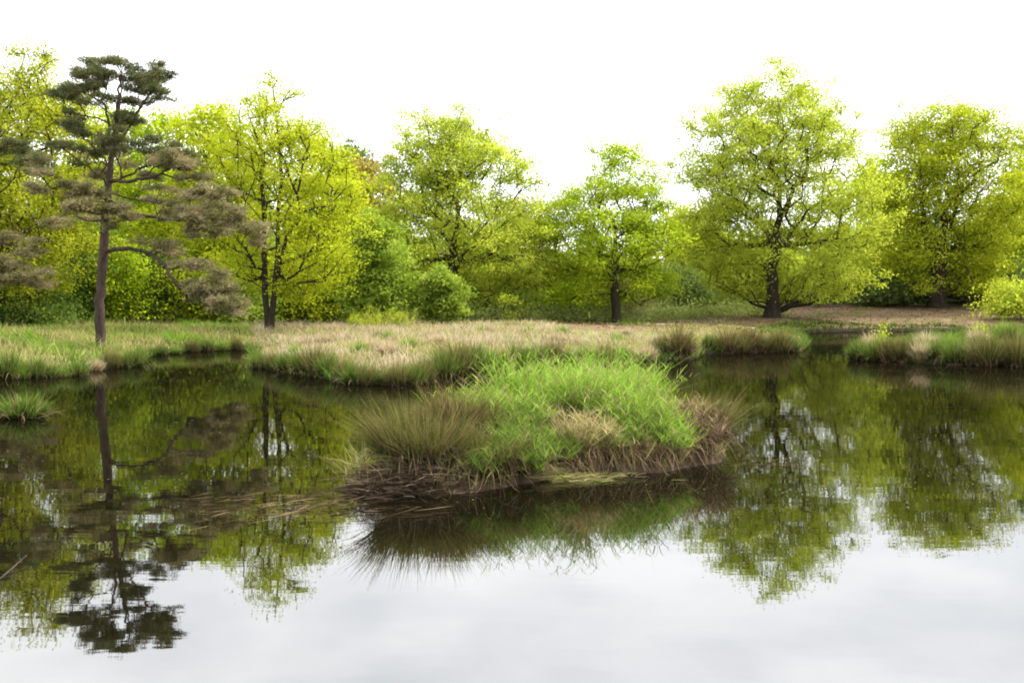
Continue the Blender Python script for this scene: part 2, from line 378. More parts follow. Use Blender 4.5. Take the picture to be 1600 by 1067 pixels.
def tubes(nodes, par, rad, cnt, tm=None, minr=0.0, nlimb=8, flare=True):
    """returns list of (label, V, F) : trunk and separate limbs"""
    n = len(nodes)
    kids = [[] for _ in range(n)]
    for i in range(1, n):
        if par[i] >= 0: kids[par[i]].append(i)
    chains = []; stack = [(0, -1, -1)]           # (start, attach node, limb id)
    limb_no = 0; limbsize = []
    while stack:
        s, at, lid = stack.pop()
        ch = [s] if at < 0 else [at, s]
        cur = s; subs = []
        while kids[cur]:
            ks = sorted(kids[cur], key=lambda q: -(cnt[q] + (1e6 if (tm is not None and tm[q] and lid == -1) else 0)))
            for q in ks[1:]: subs.append((q, cur))
            cur = ks[0]; ch.append(cur)
        chains.append((lid, ch))
        for q, a in subs:
            if tm is not None and tm[q] and lid == -1: stack.append((q, a, -1))
            elif lid == -1: limbsize.append((cnt[q], limb_no)); stack.append((q, a, limb_no)); limb_no += 1
            else: stack.append((q, a, lid))
    big = {l for _, l in sorted(limbsize, reverse=True)[:nlimb]}
    outd = {}
    for lid, ch in chains:
        key = lid if lid in big else -1
        P = nodes[ch]; R = rad[ch].copy()
        if len(ch) < 2: continue
        if ch[0] != 0: R[0] = min(R[0], R[1]*1.15)
        if R.max() < minr: continue
        ns = 10 if R[1] > 0.12 else (6 if R[1] > 0.04 else 3)
        if ch[0] == 0 and flare: R[0] *= 1.35
        T = np.gradient(P, axis=0); T = unit(T)
        ref = np.array([0.3, 0.2, 1.0]) if abs(T[0, 2]) < 0.8 else np.array([1.0, 0.1, 0])
        A = unit(np.cross(T, ref)); B = np.cross(T, A)
        an = np.arange(ns)/ns*2*pi
        Rn = R[:, None]*(1 + 0.07*rng.normal(size=(len(P), ns)))
        ring = P[:, None] + Rn[:, :, None]*(np.cos(an)[None, :, None]*A[:, None] + np.sin(an)[None, :, None]*B[:, None])
        V = ring.reshape(-1, 3); k = len(P)
        i = (np.arange(k-1)[:, None]*ns + np.arange(ns)[None]).ravel(); j = (np.arange(k-1)[:, None]*ns + (np.arange(ns)[None]+1) % ns).ravel()
        outd.setdefault(key, []).append((V, np.c_[i, j, j+ns, i+ns], np.zeros(len(V))))
    return {k: cat(v) for k, v in outd.items()}
def crown_points(prof, nclump, twigs, r, shell=0.38, mind=0.9, flat=0.5, crad=1.0, depth=1.0):
    """prof: rows (z, xl, xr) ; returns twig points, all relative"""
    prof = np.array(sorted(prof)); z0, z1 = prof[0, 0], prof[-1, 0]
    hw = lambda z: 0.5*(np.interp(z, prof[:, 0], prof[:, 2]) - np.interp(z, prof[:, 0], prof[:, 1]))
    cx = lambda z: 0.5*(np.interp(z, prof[:, 0], prof[:, 2]) + np.interp(z, prof[:, 0], prof[:, 1]))
    cc = []; tries = 0
    while len(cc) < nclump and tries < nclump*60:
        tries += 1
        z = z0 + (z1-z0)*r.random(); hwz = max(hw(z)-crad*0.12, 0.2)
        if r.random() > (hwz/ max(hw(zz) for zz in prof[:, 0]))**0.9 + 0.1: continue
        rr = r.random()**shell if r.random() < 0.8 else r.random(); a = r.random()*2*pi
        p = np.array([cx(z) + hwz*rr*cos(a), depth*hwz*rr*sin(a), z])
        if cc and np.min(np.linalg.norm(np.array(cc)-p, axis=1)) < mind*(0.6+0.6*r.random()): continue
        cc.append(p)
    cc = np.array(cc); fl = r.random(len(cc)) < 0.9; cc = cc[fl]
    off = r.normal(size=(len(cc), twigs, 3))*np.array([1, 1, flat])*crad*0.62
    off[:, :, 2] -= 0.10*(off[:, :, 0]**2+off[:, :, 1]**2)/crad
    return (cc[:, None]+off).reshape(-1, 3)

def broadleaf(name, label, cat_, prof_px, base_px, Y, leaf, R0, bark='bark_oak', nclump=150, twigs=5, lpt=55, lsize=0.2, crad=1.1, mind=0.9,
              trunks=None, seed=1, group=None, spread=0.55, fork=0.3, hero=True, shell=0.38, depth=0.9, step=0.7, up=0.5, minr=0.0, wide=1.08):
    r = np.random.default_rng(seed)
    bx, by = atdepth(base_px, 500, Y)[0], Y
    bz = h1(bx, by) - 0.05
    base = np.array([bx, by, bz])
    prof = []
    for (py, xl, xr) in prof_px:
        a = atdepth(xl, py, Y); b = atdepth(xr, py, Y); prof.append((a[2]-bz, a[0]-bx, b[0]-bx))
    if hero:
        prof = [(z, 0.5*(a+b)-0.5*(b-a)*wide, 0.5*(a+b)+0.5*(b-a)*wide) for z, a, b in prof]; prof.append((max(q[0] for q in prof)+0.35*crad, *[0.7*q for q in max(prof)[1:]])); lpt = int(lpt*(1.45 if Y < 60 else 1.8)); lsize *= (0.84 if Y < 60 else 0.74)
    pts = crown_points(prof, nclump, twigs, r, shell=shell, mind=mind, crad=crad, depth=depth)
    pts = pts[pts[:, 2] > 0.35]
    ztop = max(q[0] for q in prof); zbot = min(q[0] for q in prof)
    if trunks is None:
        zt = ztop*(0.56 if hero else 0.86); n = 12; cxm = np.interp(np.linspace(0, zt, n), *zip(*[(q[0], 0.5*(q[1]+q[2])) for q in sorted(prof)]))
        tt = np.linspace(0, 1, n)
        tr = np.c_[cxm*tt**1.5*0.7 + r.normal(size=n)*0.10*ztop/15, r.normal(size=n)*0.12*ztop/15, tt*zt]; tr[0] = 0; tr[1, :2] *= 0.3
        trunks = [tr]
    nodes, par, tm = skeleton(trunks, pts, r, step=step, kpath=0.22 if hero else 0.35)
    rad, cnt = radii(par, tm, R0, 0.022 if hero else 0.014)
    t = empty(name, base, label, cat_, group)
    tb = tubes(nodes, par, rad, cnt, tm, minr=minr, nlimb=8 if hero else 0)
    for k, (V, Fc, A) in sorted(tb.items()):
        nm = 'trunk' if k == -1 else 'limb'
        link(nm, mesh(nm, V, Fc, M[bark], smooth=True), t)
    # leaves round every twig end, flattened sprays
    n = len(pts)*lpt
    c = np.repeat(pts, lpt, 0) + r.normal(size=(n, 3))*np.array([1, 1, 0.52])*spread*np.repeat(0.6+0.8*r.random(len(pts)), lpt)[:, None]
    c = c[c[:, 2] > (0.25 if Y < 71 or not hero else 1.1 + 0.5*r.random(len(c)))]
    if hero:   # sparse spring foliage close round the bole
        tx = np.interp(c[:, 2], trunks[0][:, 2], trunks[0][:, 0]); near = np.exp(-((c[:, 0]-tx)/(0.10*ztop))**2)*np.clip(1.25-c[:, 2]/(0.75*ztop), 0, 1)*(c[:, 1] < 0)
        c = c[r.random(len(c)) > near*0.97]; c = c[(c[:, 1] > 0) | (r.random(len(c)) < 0.72)]
    V, Fc, v = leaves(c, lsize, up, r=r, tri=(not hero) or Y > 60)
    link('crown', mesh('crown', V, Fc, M[leaf], {'v': v}), t)
    return t

def copy_thing(o, loc, rz=0, sc=1, label=None, group=None, mat=None):
    c = o.copy(); C.objects.link(c); c.location = loc; c.rotation_euler = (0, 0, rz); c.scale = sc if hasattr(sc, '__len__') else (sc, sc, sc)
    if label: c['label'] = label
    if group: c['group'] = group
    for ch in list(o.children):
        d = ch.copy(); C.objects.link(d); d.parent = c
        if mat and ch.name.split('.')[0] in mat:
            d.material_slots[0].link = 'OBJECT'; d.material_slots[0].material = M[mat[ch.name.split('.')[0]]]
    return c

# ------------------------------------------------------------------ main trees
import time; T0 = time.time()
def lin(a, b, n, wob, r): 
    a, b = np.array(a, float), np.array(b, float); t = np.linspace(0, 1, n)[:, None]
    p = a + (b-a)*t; p[1:] += r.normal(size=(n-1, 3))*wob; return p
rr_ = np.random.default_rng(5)
tA1 = np.vstack([[0, 0, 0], [-0.08, 0, 0.8], [-0.18, 0, 1.9], [-0.2, .1, 3.2], [-0.22, .1, 4.6], [-0.2, .1, 6.0], [-0.35, .2, 7.6], [-0.3, .2, 9.0], [-0.7, .1, 10.2]])
tA2 = np.vstack([[0, 0, 0], [0.15, 0, 0.9], [0.32, -0.1, 2.0], [0.48, -.1, 3.4], [0.5, -.1, 4.8], [0.55, -.2, 6.2], [0.75, -.2, 7.6], [0.65, -.2, 9.2], [0.5, 0, 10.6], [0.3, 0, 12.2]])
broadleaf('oak_tree', 'tall yellow-green oak with two dark trunks rising from one foot behind the straw grass', 'tree',
          [(122, 410, 438), (145, 388, 455), (175, 372, 490), (205, 335, 508), (245, 325, 530), (300, 330, 552), (350, 335, 558), (400, 350, 552), (445, 375, 520), (470, 430, 500)],
          420, 50, 'yg', 0.2, nclump=150, lpt=60, lsize=0.15, crad=0.8, mind=0.75, trunks=[tA1, tA2], seed=3, spread=0.34)
broadleaf('oak_tree', 'broad domed pale green oak standing between the weeping birch and the small green oak', 'tree',
          [(176, 688, 715), (195, 645, 755), (230, 612, 785), (270, 602, 815), (310, 598, 838), (350, 597, 852), (400, 602, 848), (435, 625, 842), (462, 650, 820)],
          703, 70, 'ygpale', 0.42, nclump=225, lpt=70, lsize=0.21, crad=1.3, mind=1.15, seed=4, spread=0.45)
broadleaf('oak_tree', 'small bright green oak with a narrow tufted top on the brown bank', 'tree',
          [(224, 950, 980), (240, 937, 1000), (262, 935, 1003), (278, 905, 1003), (300, 880, 1032), (340, 865, 1043), (390, 860, 1052), (430, 870, 1040), (462, 885, 1020)],
          962, 72, 'green', 0.3, nclump=130, lpt=72, lsize=0.22, crad=1.15, mind=1.1, wide=1.2, seed=5, spread=0.46)
broadleaf('oak_tree', 'largest spreading yellow-green oak with short thick trunk on the brown bank', 'tree',
          [(113, 1180, 1225), (132, 1145, 1275), (165, 1105, 1318), (200, 1080, 1338), (250, 1068, 1350), (300, 1062, 1380), (340, 1075, 1390), (380, 1090, 1372), (420, 1100, 1350), (455, 1120, 1325), (472, 1150, 1290)],
          1207, 80, 'ygpale', 0.55, nclump=310, lpt=66, lsize=0.235, crad=1.6, mind=1.35, wide=1.02, seed=6, spread=0.5)
broadleaf('oak_tree', 'rounded dense olive-green oak at the right with dark trunk above the sandy path', 'tree',
          [(170, 1425, 1540), (188, 1400, 1575), (230, 1390, 1590), (300, 1383, 1592), (350, 1375, 1588), (400, 1370, 1578), (440, 1385, 1560), (462, 1420, 1530)],
          1464, 95, 'olive', 0.8, nclump=260, lpt=56, lsize=0.28, crad=1.7, mind=1.45, wide=1.0, seed=7, spread=0.65)
broadleaf('oak_tree', 'golden-yellow tall oak filling the left edge behind the pines', 'tree',
          [(86, 25, 92), (110, -50, 112), (160, -100, 125), (220, -130, 138), (300, -140, 145), (380, -140, 130), (430, -130, 105), (462, -110, 60)],
          -8, 49, 'gold', 0.35, nclump=250, lpt=75, lsize=0.17, crad=0.95, mind=0.8, seed=8, spread=0.4)
print('oaks', time.time()-T0)

# ------------------------------------------------------------------ pines
def pine(name, label, base_px, Y, boughs, trunk_px, R0, seed, pale_below):
    """boughs: list of (attach_px, [(px,py,dy)...], [(px,py,rx,ry,dy,n)...pads])"""
    r = np.random.default_rng(seed)
    bx = atdepth(base_px, 500, Y)[0]; bz = h1(bx, Y) - 0.05; base = np.array([bx, Y, bz])
    P = lambda px, py, dy=0: atdepth(px, py, Y) * 1.0 - base + np.array([0, dy, 0])
    t = empty(name, base, label, 'tree')
    tp = np.array([P(a, b) for a, b in trunk_px]); tp[0] = 0
    tt = np.linspace(0, len(tp)-1, 4*len(tp)); k = np.arange(len(tp))
    tp2 = np.c_[[np.interp(tt, k, tp[:, q]) for q in range(3)]].T
    tp2[1:] += r.normal(size=(len(tp2)-1, 3))*0.02
    rad = R0*(1 - 0.85*np.linspace(0, 1, len(tp2))**1.2); par = np.arange(len(tp2))-1
    tb = tubes(tp2, par, rad, np.ones(len(tp2)), None)
    V, Fc, A = tb[-1]; link('trunk', mesh('trunk', V, Fc, M['bark_pine'], smooth=True), t)
    for (line, r0, pads) in boughs:
        L = np.array([P(*q) for q in line]); tt = np.linspace(0, len(L)-1, 5*len(L)); k = np.arange(len(L))
        L2 = np.c_[[np.interp(tt, k, L[:, q]) for q in range(3)]].T; L2[1:-1] = 0.25*L2[:-2]+0.5*L2[1:-1]+0.25*L2[2:]
        L2[1:] += r.normal(size=(len(L2)-1, 3))*0.025
        ends = []; allpts = []
        for (px, py, rx, ry, dy, n) in pads:
            n = int(n*1.55)
            c = P(px, py, dy); sx, sz = rx/F*Y, ry/F*Y
            e = r.normal(size=(n, 3)); e = unit(e)*(r.random((n, 1))**0.4); e = e*np.array([sx, sx*0.8, sz]); 
            e[:, 2] = e[:, 2]*1.5 - 0.25*sz*(e[:, 0]/sx)**2; e[:, 0] *= 1.15
            ns_ = max(4, n//11); sub = unit(r.normal(size=(ns_, 3)))*(r.random((ns_, 1))**0.5)*np.array([sx*1.3, sx, sz*2.1])
            e = sub[r.integers(0, ns_, n)] + r.normal(size=(n, 3))*np.array([0.20, 0.19, 0.07])*(0.5+sx*0.45); e[:, 2] -= 0.2*sz*(e[:, 0]/sx)**2
            allpts.append(c+e)
        pts = np.vstack(allpts)
        nodes, par2, tm = skeleton([L2], pts, r, step=0.3, kpath=0.25, wob=0.14)
        rd, cnt = radii(par2, tm, r0, 0.007)
        tb = tubes(nodes, par2, rd, cnt, None, flare=False, nlimb=0)
        V, Fc, A = tb[-1]
        lo = link('limb', mesh('limb', V, Fc, M['bark_pine'], smooth=True), t)
        # needle tufts at twig ends: each a spray of needles pointing outward and up
        parts = []; nb = 36
        out_dir = pts - L2[max(1, len(L2)//3)]; out_dir = unit(out_dir*np.array([1, 1, 0.2])); out_dir[:, 2] += 0.35
        c = np.repeat(pts, nb, 0); d = unit(unit(np.repeat(out_dir, nb, 0)) + 0.55*r.normal(size=(len(c), 3)))
        c = c + r.normal(size=c.shape)*np.array([0.10, 0.10, 0.04])
        hg = 0.10 + 0.07*r.random(len(c))
        V, Fc, A = blades(c, hg, np.full(len(c), 0.028), d, np.zeros_like(c), segs=1, r=r)
        zc = P(0, pale_below)[2]
        mat = M['needle_pale'] if pts[:, 2].mean() < zc else M['needle']
        link('needles', mesh('needles', V, Fc, mat, A), t)
    return t
B1 = [
 # crown top, flat dark layered head
 ([(176, 260), (172, 215), (160, 160, .3), (120, 140, .3)], .05, [(112, 132, 24, 12, .3, 46), (140, 110, 30, 12, 0, 60), (110, 162, 20, 14, -.4, 34), (96, 148, 12, 8, .6, 14)]),
 ([(176, 240), (184, 190), (190, 140), (190, 115)], .05, [(180, 108, 38, 12, 0, 70), (205, 118, 30, 14, .5, 50), (165, 140, 25, 14, -.5, 44), (190, 180, 24, 15, .2, 44), (170,168,20,10,0.6,24)]),
 ([(178, 235), (205, 195), (230, 150), (250, 125, .2)], .045, [(250, 118, 26, 12, .2, 46), (262, 145, 18, 12, -.3, 28), (235, 140, 22, 10, .6, 24), (222, 118, 18, 8, .6, 20)]),
 ([(176, 262), (150, 235), (130, 215)], .035, [(128, 205, 28, 10, 0, 32), (115, 190, 16, 10, .6, 20)]),
 # middle boughs
 ([(174, 285), (210, 270), (240, 245, .3)], .045, [(245, 232, 40, 10, .3, 60), (205, 222, 30, 10, -.6, 42), (275, 245, 20, 8, 0, 24)]),
 ([(170, 290), (140, 262), (118, 245, -.4)], .04, [(130, 240, 30, 9, -.4, 36), (158, 218, 26, 9, .4, 30)]),
 ([(168, 284), (215, 285, -.3), (262, 275, -.6), (285, 262, -.8)], .06, [(290, 262, 28, 13, -.8, 62), (262, 250, 30, 9, 0, 40), (305, 280, 22, 9, -.6, 36)]),
 ([(166, 300), (130, 295, -.8), (112, 280, -1.2)], .045, [(108, 292, 28, 9, -1.2, 36), (75, 262, 26, 8, -.8, 24)]),
 ([(163, 318), (145, 308, -.9), (135, 302, -1.2)], .045, [(145, 312, 34, 10, -1.2, 62), (178, 330, 38, 11, -1.3, 72), (205, 342, 26, 9, -1.2, 42)]),
 ([(162, 332), (220, 338, -.4), (290, 348, -.8), (340, 340, -1)], .06, [(335, 318, 42, 10, -1, 74), (365, 345, 40, 11, -.8, 76), (310, 345, 34, 9, -1.4, 52), (392, 362, 24, 12, -.6, 40), (350, 365, 34, 8, -1.2, 44), (300, 322, 26, 8, -.4, 30)]),
 ([(168, 300), (200, 310, .3), (235, 315, .6)], .035, [(230, 300, 34, 10, .6, 34), (200, 270, 30, 10, .7, 30), (250, 335, 24, 8, .3, 22)]),
 ([(172, 262), (150, 250, .5), (135, 262, .8)], .03, [(140, 270, 26, 10, .8, 26), (165, 235, 26, 10, .6, 26)]),
 ([(162, 345), (130, 345, .5), (105, 335, .8)], .04, [(112, 330, 26, 8, .8, 26)]),
 # low swooping bough
 ([(166, 392), (205, 388, -.4), (240, 396, -.8), (272, 412, -1.1), (290, 440, -1.4), (310, 455, -1.6)], .075,
  [(262, 390, 40, 8, -.6, 40), (318, 415, 32, 8, -1.2, 40), (340, 440, 28, 8, -1.5, 48), (358, 458, 26, 8, -1.7, 52), (376, 472, 20, 8, -1.8, 44), (390, 480, 14, 6, -1.9, 26), (330, 462, 20, 6, -1.6, 24)]),
]
pine('pine_tree', 'gnarled reddish-trunked pine with flat layered boughs on the left bank', 155, 36, B1,
     [(155, 541), (156, 480), (160, 420), (163, 360), (167, 320), (171, 280), (175, 235), (182, 190), (186, 150), (188, 118)], 0.185, 21, 245)
B2 = [
 ([(-80, 330), (-20, 320), (20, 290, -.3), (42, 262, -.5)], .06, [(30, 238, 38, 12, -.5, 60), (0, 225, 30, 12, 0, 40), (60, 252, 22, 10, -.6, 26)]),
 ([(-80, 300), (-30, 260), (0, 235)], .05, [(-30, 225, 34, 12, 0, 40), (-70, 200, 34, 12, 0, 40)]),
 ([(-80, 250), (-90, 200), (-95, 150)], .05, [(-90, 150, 45, 14, 0, 60), (-110, 180, 40, 12, .5, 40)]),
 ([(-82, 380), (-20, 372, -.3), (30, 385, -.6), (70, 400, -.8)], .05, [(20, 372, 34, 8, -.5, 34), (60, 392, 34, 8, -.8, 40), (88, 350, 24, 8, -.4, 20)]),
 ([(-82, 400), (-20, 402, -.5), (30, 415, -1), (60, 430, -1.2)], .06, [(10, 415, 36, 8, -.8, 46), (50, 430, 34, 9, -1.1, 60), (85, 438, 26, 8, -1.3, 40), (20, 440, 40, 8, -1.4, 50), (-20, 448, 34, 7, -1.2, 30)]),
]
pine('pine_tree', 'dark pine at the left edge reaching dry low boughs over the grass', -82, 38, B2,
     [(-82, 541), (-84, 450), (-82, 380), (-84, 300), (-90, 220), (-95, 150)], 0.24, 22, 330)
print('pines', time.time()-T0)

# ------------------------------------------------------------------ other single trees and large shrubs
def tree2(name, label, cat_, prof, base_px, Y, leaf, R0=0.15, nclump=70, lpt=45, lsize=0.25, crad=1.1, seed=1, **k):
    k.setdefault('spread', crad*0.42)
    return broadleaf(name, label, cat_, prof, base_px, Y, leaf, R0, nclump=nclump, lpt=lpt, lsize=lsize, crad=crad, mind=crad*0.8, seed=seed, hero=False, **k)
tree2('broadleaf_tree', 'bright yellow-green tree filling the gap between the pine and the twin-trunked oak', 'tree',
      [(168, 325, 365), (190, 290, 400), (250, 268, 420), (330, 265, 420), (400, 270, 420), (450, 290, 410)], 335, 62, 'yg', 0.22, 130, 50, 0.2, 1.0, seed=31)
tree2('broadleaf_tree', 'olive-green tree directly behind the middle of the reddish pine', 'tree',
      [(178, 175, 275), (200, 130, 300), (260, 100, 320), (340, 120, 320), (420, 120, 320), (470, 140, 310)], 225, 68, 'green', 0.22, 150, 50, 0.22, 1.1, seed=30)
tree2('broadleaf_tree', 'yellow-green tree tucked behind the right side of the twin-trunked oak', 'tree',
      [(215, 470, 505), (245, 455, 535), (300, 450, 560), (360, 450, 565), (420, 460, 560), (460, 480, 540)], 508, 64, 'yg', 0.18, 90, 50, 0.2, 1.0, seed=32)
tree2('broadleaf_tree', 'bronze-leaved tree showing over the weeping birch', 'tree',
      [(255, 560, 590), (280, 545, 610), (320, 545, 615), (380, 545, 620), (440, 560, 610)], 580, 88, 'bronze', 0.2, 60, 50, 0.28, 1.3, seed=33)
tree2('pine_tree', 'distant dark pine top poking above the bronze tree', 'tree',
      [(228, 545, 560), (240, 535, 572), (262, 532, 578), (285, 540, 570)], 553, 112, 'bluedark', 0.2, 26, 60, 0.28, 1.3, seed=34)
tree2('birch_tree', 'rounded weeping birch with drooping mid-green sprays beside the domed oak', 'tree',
      [(336, 570, 590), (355, 560, 605), (390, 553, 620), (430, 548, 627), (465, 550, 626), (488, 560, 615)], 588, 57, 'willow', 0.12, 130, 75, 0.15, 0.7, seed=35, shell=0.3)
tree2('hazel_bush', 'fresh green upright bush at the foot of the domed oak', 'bush',
      [(418, 680, 698), (440, 670, 708), (465, 667, 712), (490, 670, 708)], 690, 57, 'birch', 0.06, 40, 60, 0.16, 0.6, seed=36)
tree2('broadleaf_tree', 'grey-brown thinly leaved tree behind the right side of the domed oak', 'tree',
      [(320, 815, 850), (350, 780, 862), (400, 770, 870), (450, 775, 865), (475, 790, 850)], 822, 84, 'greybrown', 0.16, 70, 45, 0.24, 1.1, seed=37)
tree2('broadleaf_tree', 'yellow-green low tree between the small oak and the largest oak', 'tree',
      [(330, 1060, 1100), (350, 1040, 1125), (390, 1030, 1140), (430, 1030, 1140), (460, 1045, 1120)], 1085, 98, 'yg', 0.16, 80, 45, 0.28, 1.3, seed=38)
tree2('broadleaf_tree', 'lime-green tree at the right edge beyond the olive oak', 'tree',
      [(262, 1590, 1650), (300, 1565, 1670), (360, 1555, 1690), (420, 1550, 1690), (455, 1560, 1680)], 1620, 104, 'yg', 0.2, 90, 45, 0.3, 1.4, seed=39)
tree2('pine_tree', 'dark pine crown at the right edge above the lime-green tree', 'tree',
      [(205, 1615, 1650), (225, 1592, 1680), (270, 1590, 1690), (300, 1595, 1680)], 1640, 112, 'dark', 0.28, 50, 60, 0.3, 1.4, seed=40)
tree2('broadleaf_tree', 'green tree filling the gap between the largest oak and the olive oak', 'tree',
      [(240, 1365, 1385), (275, 1345, 1410), (330, 1335, 1420), (400, 1335, 1420), (450, 1345, 1410)], 1378, 102, 'green', 0.2, 70, 48, 0.28, 1.3, seed=41)
# understorey shrubs
for i, (lab, prof, bx, Y, leaf) in enumerate([
  ('bright lime hazel bush right of the reddish pine trunk', [(385, 185, 205), (420, 172, 218), (460, 168, 222), (492, 175, 215)], 196, 56, 'green'),
  ('dark holly bush just left of the reddish pine trunk', [(345, 118, 140), (380, 105, 155), (440, 100, 165), (490, 105, 160)], 130, 56, 'dark'),
  ('dark green laurel under the pine boughs', [(400, 225, 265), (430, 212, 285), (470, 208, 290), (492, 215, 280)], 248, 58, 'dark'),
  ('mid-green bush below the drooping end of the low pine bough', [(395, 290, 340), (430, 275, 360), (470, 270, 368), (494, 280, 360)], 320, 58, 'olive'),
  ('green bush close left of the twin oak trunks', [(420, 365, 395), (450, 352, 405), (480, 350, 408), (496, 358, 402)], 380, 57, 'birch'),
  ('yellow-green bush close right of the twin oak trunks', [(430, 455, 485), (455, 445, 505), (480, 445, 510), (496, 455, 500)], 478, 60, 'olive'),
  ('dark bush at the left foot of the weeping birch', [(435, 515, 545), (460, 505, 560), (494, 510, 555)], 532, 62, 'dark'),
  ('dark low bush at the left edge under the dry pine boughs', [(462, 10, 60), (480, -20, 100), (500, -20, 105)], 40, 50, 'dark'),
  ('wide blue-green shrub between the small oak and the largest oak', [(425, 1040, 1085), (445, 1022, 1105), (478, 1020, 1110)], 1062, 92, 'bluedark'),
  ('dark bush in front of the grey-brown tree', [(425, 755, 800), (445, 740, 830), (475, 735, 840)], 788, 80, 'dark'),
  ('dark shrub under the left side of the olive oak', [(430, 1345, 1400), (450, 1335, 1425), (478, 1335, 1430)], 1380, 98, 'bluedark'),
  ('dark rhododendron under the right side of the olive oak', [(405, 1520, 1580), (430, 1500, 1610), (470, 1495, 1620)], 1555, 100, 'bluedark'),
  ('pale yellow-green rounded bush beside the sandy path at the right edge', [(449, 1575, 1610), (465, 1562, 1630), (486, 1562, 1635)], 1595, 82, 'ygpale'),
  ('lime young bush at the left foot of the small oak', [(430, 880, 915), (455, 868, 930), (480, 870, 930)], 900, 80, 'green'),
  ('pale twiggy bush directly behind the small oak trunk', [(440, 925, 955), (462, 918, 985), (484, 920, 990)], 952, 82, 'greybrown'),
]):
    tree2('bush', lab, 'bush', prof, bx, Y, leaf, 0.05, 45, 55, 0.15*Y/60, 1.0*Y/60, seed=60+i, up=0.4, spread=0.55*Y/60, shell=0.6)
print('bushes', time.time()-T0)

# slender dark-stemmed young trees in the wood edge
for i, (px, Y, top, lab) in enumerate([(446, 60, 385, 'slim young tree nearest the twin-trunked oak on its right'), (462, 62, 400, 'thin leaning sapling second to the right of the twin-trunked oak'),
                                     (516, 66, 390, 'slim dark-stemmed sapling left of the weeping birch'), (238, 64, 330, 'slim straight tree behind the dark laurel'),
                                     (352, 64, 360, 'thin tree behind the tip of the low pine bough'), (795, 86, 400, 'thin dark-stemmed tree below the grey-brown tree')]):
    tree2('young_tree', lab, 'tree', [(top, px-12, px+12), (top+30, px-24, px+24), (top+55, px-14, px+14)], px, Y, 'yg' if i % 2 == 0 else 'olive', 0.08, 12, 40, 0.2, 0.8, seed=90+i)

# far woodland: one mass
r = np.random.default_rng(77)
parts = []; tparts = []
for i in range(135):
    Yw = 106 + 60*r.random(); X = -120 + 240*((i*47 % 135+0.5*r.random())/135); px = 800 + X/Yw*F
    lim = 345
    if r.random() < 0.4: lim = 380
    elif px < 300: lim = 235
    elif px < 560: lim = 300
    elif px < 620: lim = 300
    elif px < 860: lim = 330
    elif px > 1560: lim = 300
    elif px > 1390: lim = 300
    top = lim + 25*r.random()
    ht = atdepth(800, top, Yw)[2]; g = h1(X, Yw); ht = max(ht-g, 5)
    wv = (4 + 2.5*r.random())
    nc = 54; c = r.normal(size=(nc, 3)); c = unit(c)*(r.random((nc, 1))**0.35)*np.array([wv, wv*0.8, ht*0.48]) + np.array([X, Yw, g+ht*0.5])
    k = 68; pt = np.repeat(c, k, 0) + r.normal(size=(nc*k, 3))*np.array([0.8, 0.8, 0.5])
    pt = pt[pt[:, 2] > g + 0.1]
    V, Fc, v = leaves(pt, 0.46, 0.5, r=r, tri=True)
    parts.append((V, Fc, np.clip(v*0.5 + 1.1*(r.random()-0.3), 0, 1.4)))
    tp = np.array([[X, Yw, g-0.1], [X+0.2*r.normal(), Yw, g+ht*0.4], [X+0.5*r.normal(), Yw, g+ht*0.85]])
    tb = tubes(tp, np.array([-1, 0, 1]), np.array([.22, .16, .05]), np.ones(3)); tparts.append(tb[-1])
V, Fc, A = cat(parts)
M['wood'] = leafmat('leaf_woodland', (0.13, 0.17, 0.022), (0.23, 0.28, 0.032), (0.34, 0.40, 0.055), 0.5, 0.12)
setp(link('woodland', mesh('woodland', V, Fc, M['wood'], A)), kind='stuff')
V, Fc, A = cat(tparts); setp(link('woodland_stems', mesh('woodland_stems', V, Fc, M['bark_oak'], smooth=True)), kind='stuff')
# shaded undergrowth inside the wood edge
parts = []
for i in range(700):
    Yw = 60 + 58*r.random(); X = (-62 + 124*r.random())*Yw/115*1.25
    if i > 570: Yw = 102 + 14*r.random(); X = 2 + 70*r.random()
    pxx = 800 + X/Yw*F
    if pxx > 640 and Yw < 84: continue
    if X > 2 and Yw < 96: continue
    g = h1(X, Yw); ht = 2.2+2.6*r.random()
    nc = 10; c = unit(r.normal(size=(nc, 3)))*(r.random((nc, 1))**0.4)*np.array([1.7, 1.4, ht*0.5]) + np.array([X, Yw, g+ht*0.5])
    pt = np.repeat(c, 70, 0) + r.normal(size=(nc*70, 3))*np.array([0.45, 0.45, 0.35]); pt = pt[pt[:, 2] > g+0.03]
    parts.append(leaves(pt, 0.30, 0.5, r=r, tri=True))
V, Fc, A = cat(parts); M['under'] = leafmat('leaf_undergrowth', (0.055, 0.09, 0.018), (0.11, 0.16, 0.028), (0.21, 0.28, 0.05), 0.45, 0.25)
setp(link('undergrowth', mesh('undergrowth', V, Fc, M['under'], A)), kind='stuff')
# bracken and bramble band behind the open bank
parts = []
for i in range(260):
    px = 640 + 570*r.random(); Yw = 74 + 14*r.random()
    if px > 985: Yw = 84+8*r.random()
    q = atdepth(px, 500, Yw); X = q[0]; g = h1(X, Yw); ht = 0.6+0.6*r.random()
    pt = np.array([X, Yw, g+ht*0.5]) + r.normal(size=(130, 3))*np.array([0.8, 0.6, ht*0.45]); pt = pt[pt[:, 2] > g]
    parts.append(leaves(pt, 0.2, 1.0, r=r))
V, Fc, A = cat(parts); M['bracken'] = leafmat('leaf_bracken', (0.10, 0.12, 0.035), (0.19, 0.23, 0.07), (0.30, 0.34, 0.13), 0.35, 0.5)
setp(link('bracken', mesh('bracken', V, Fc, M['bracken'], A)), kind='stuff')
print('wood', time.time()-T0)

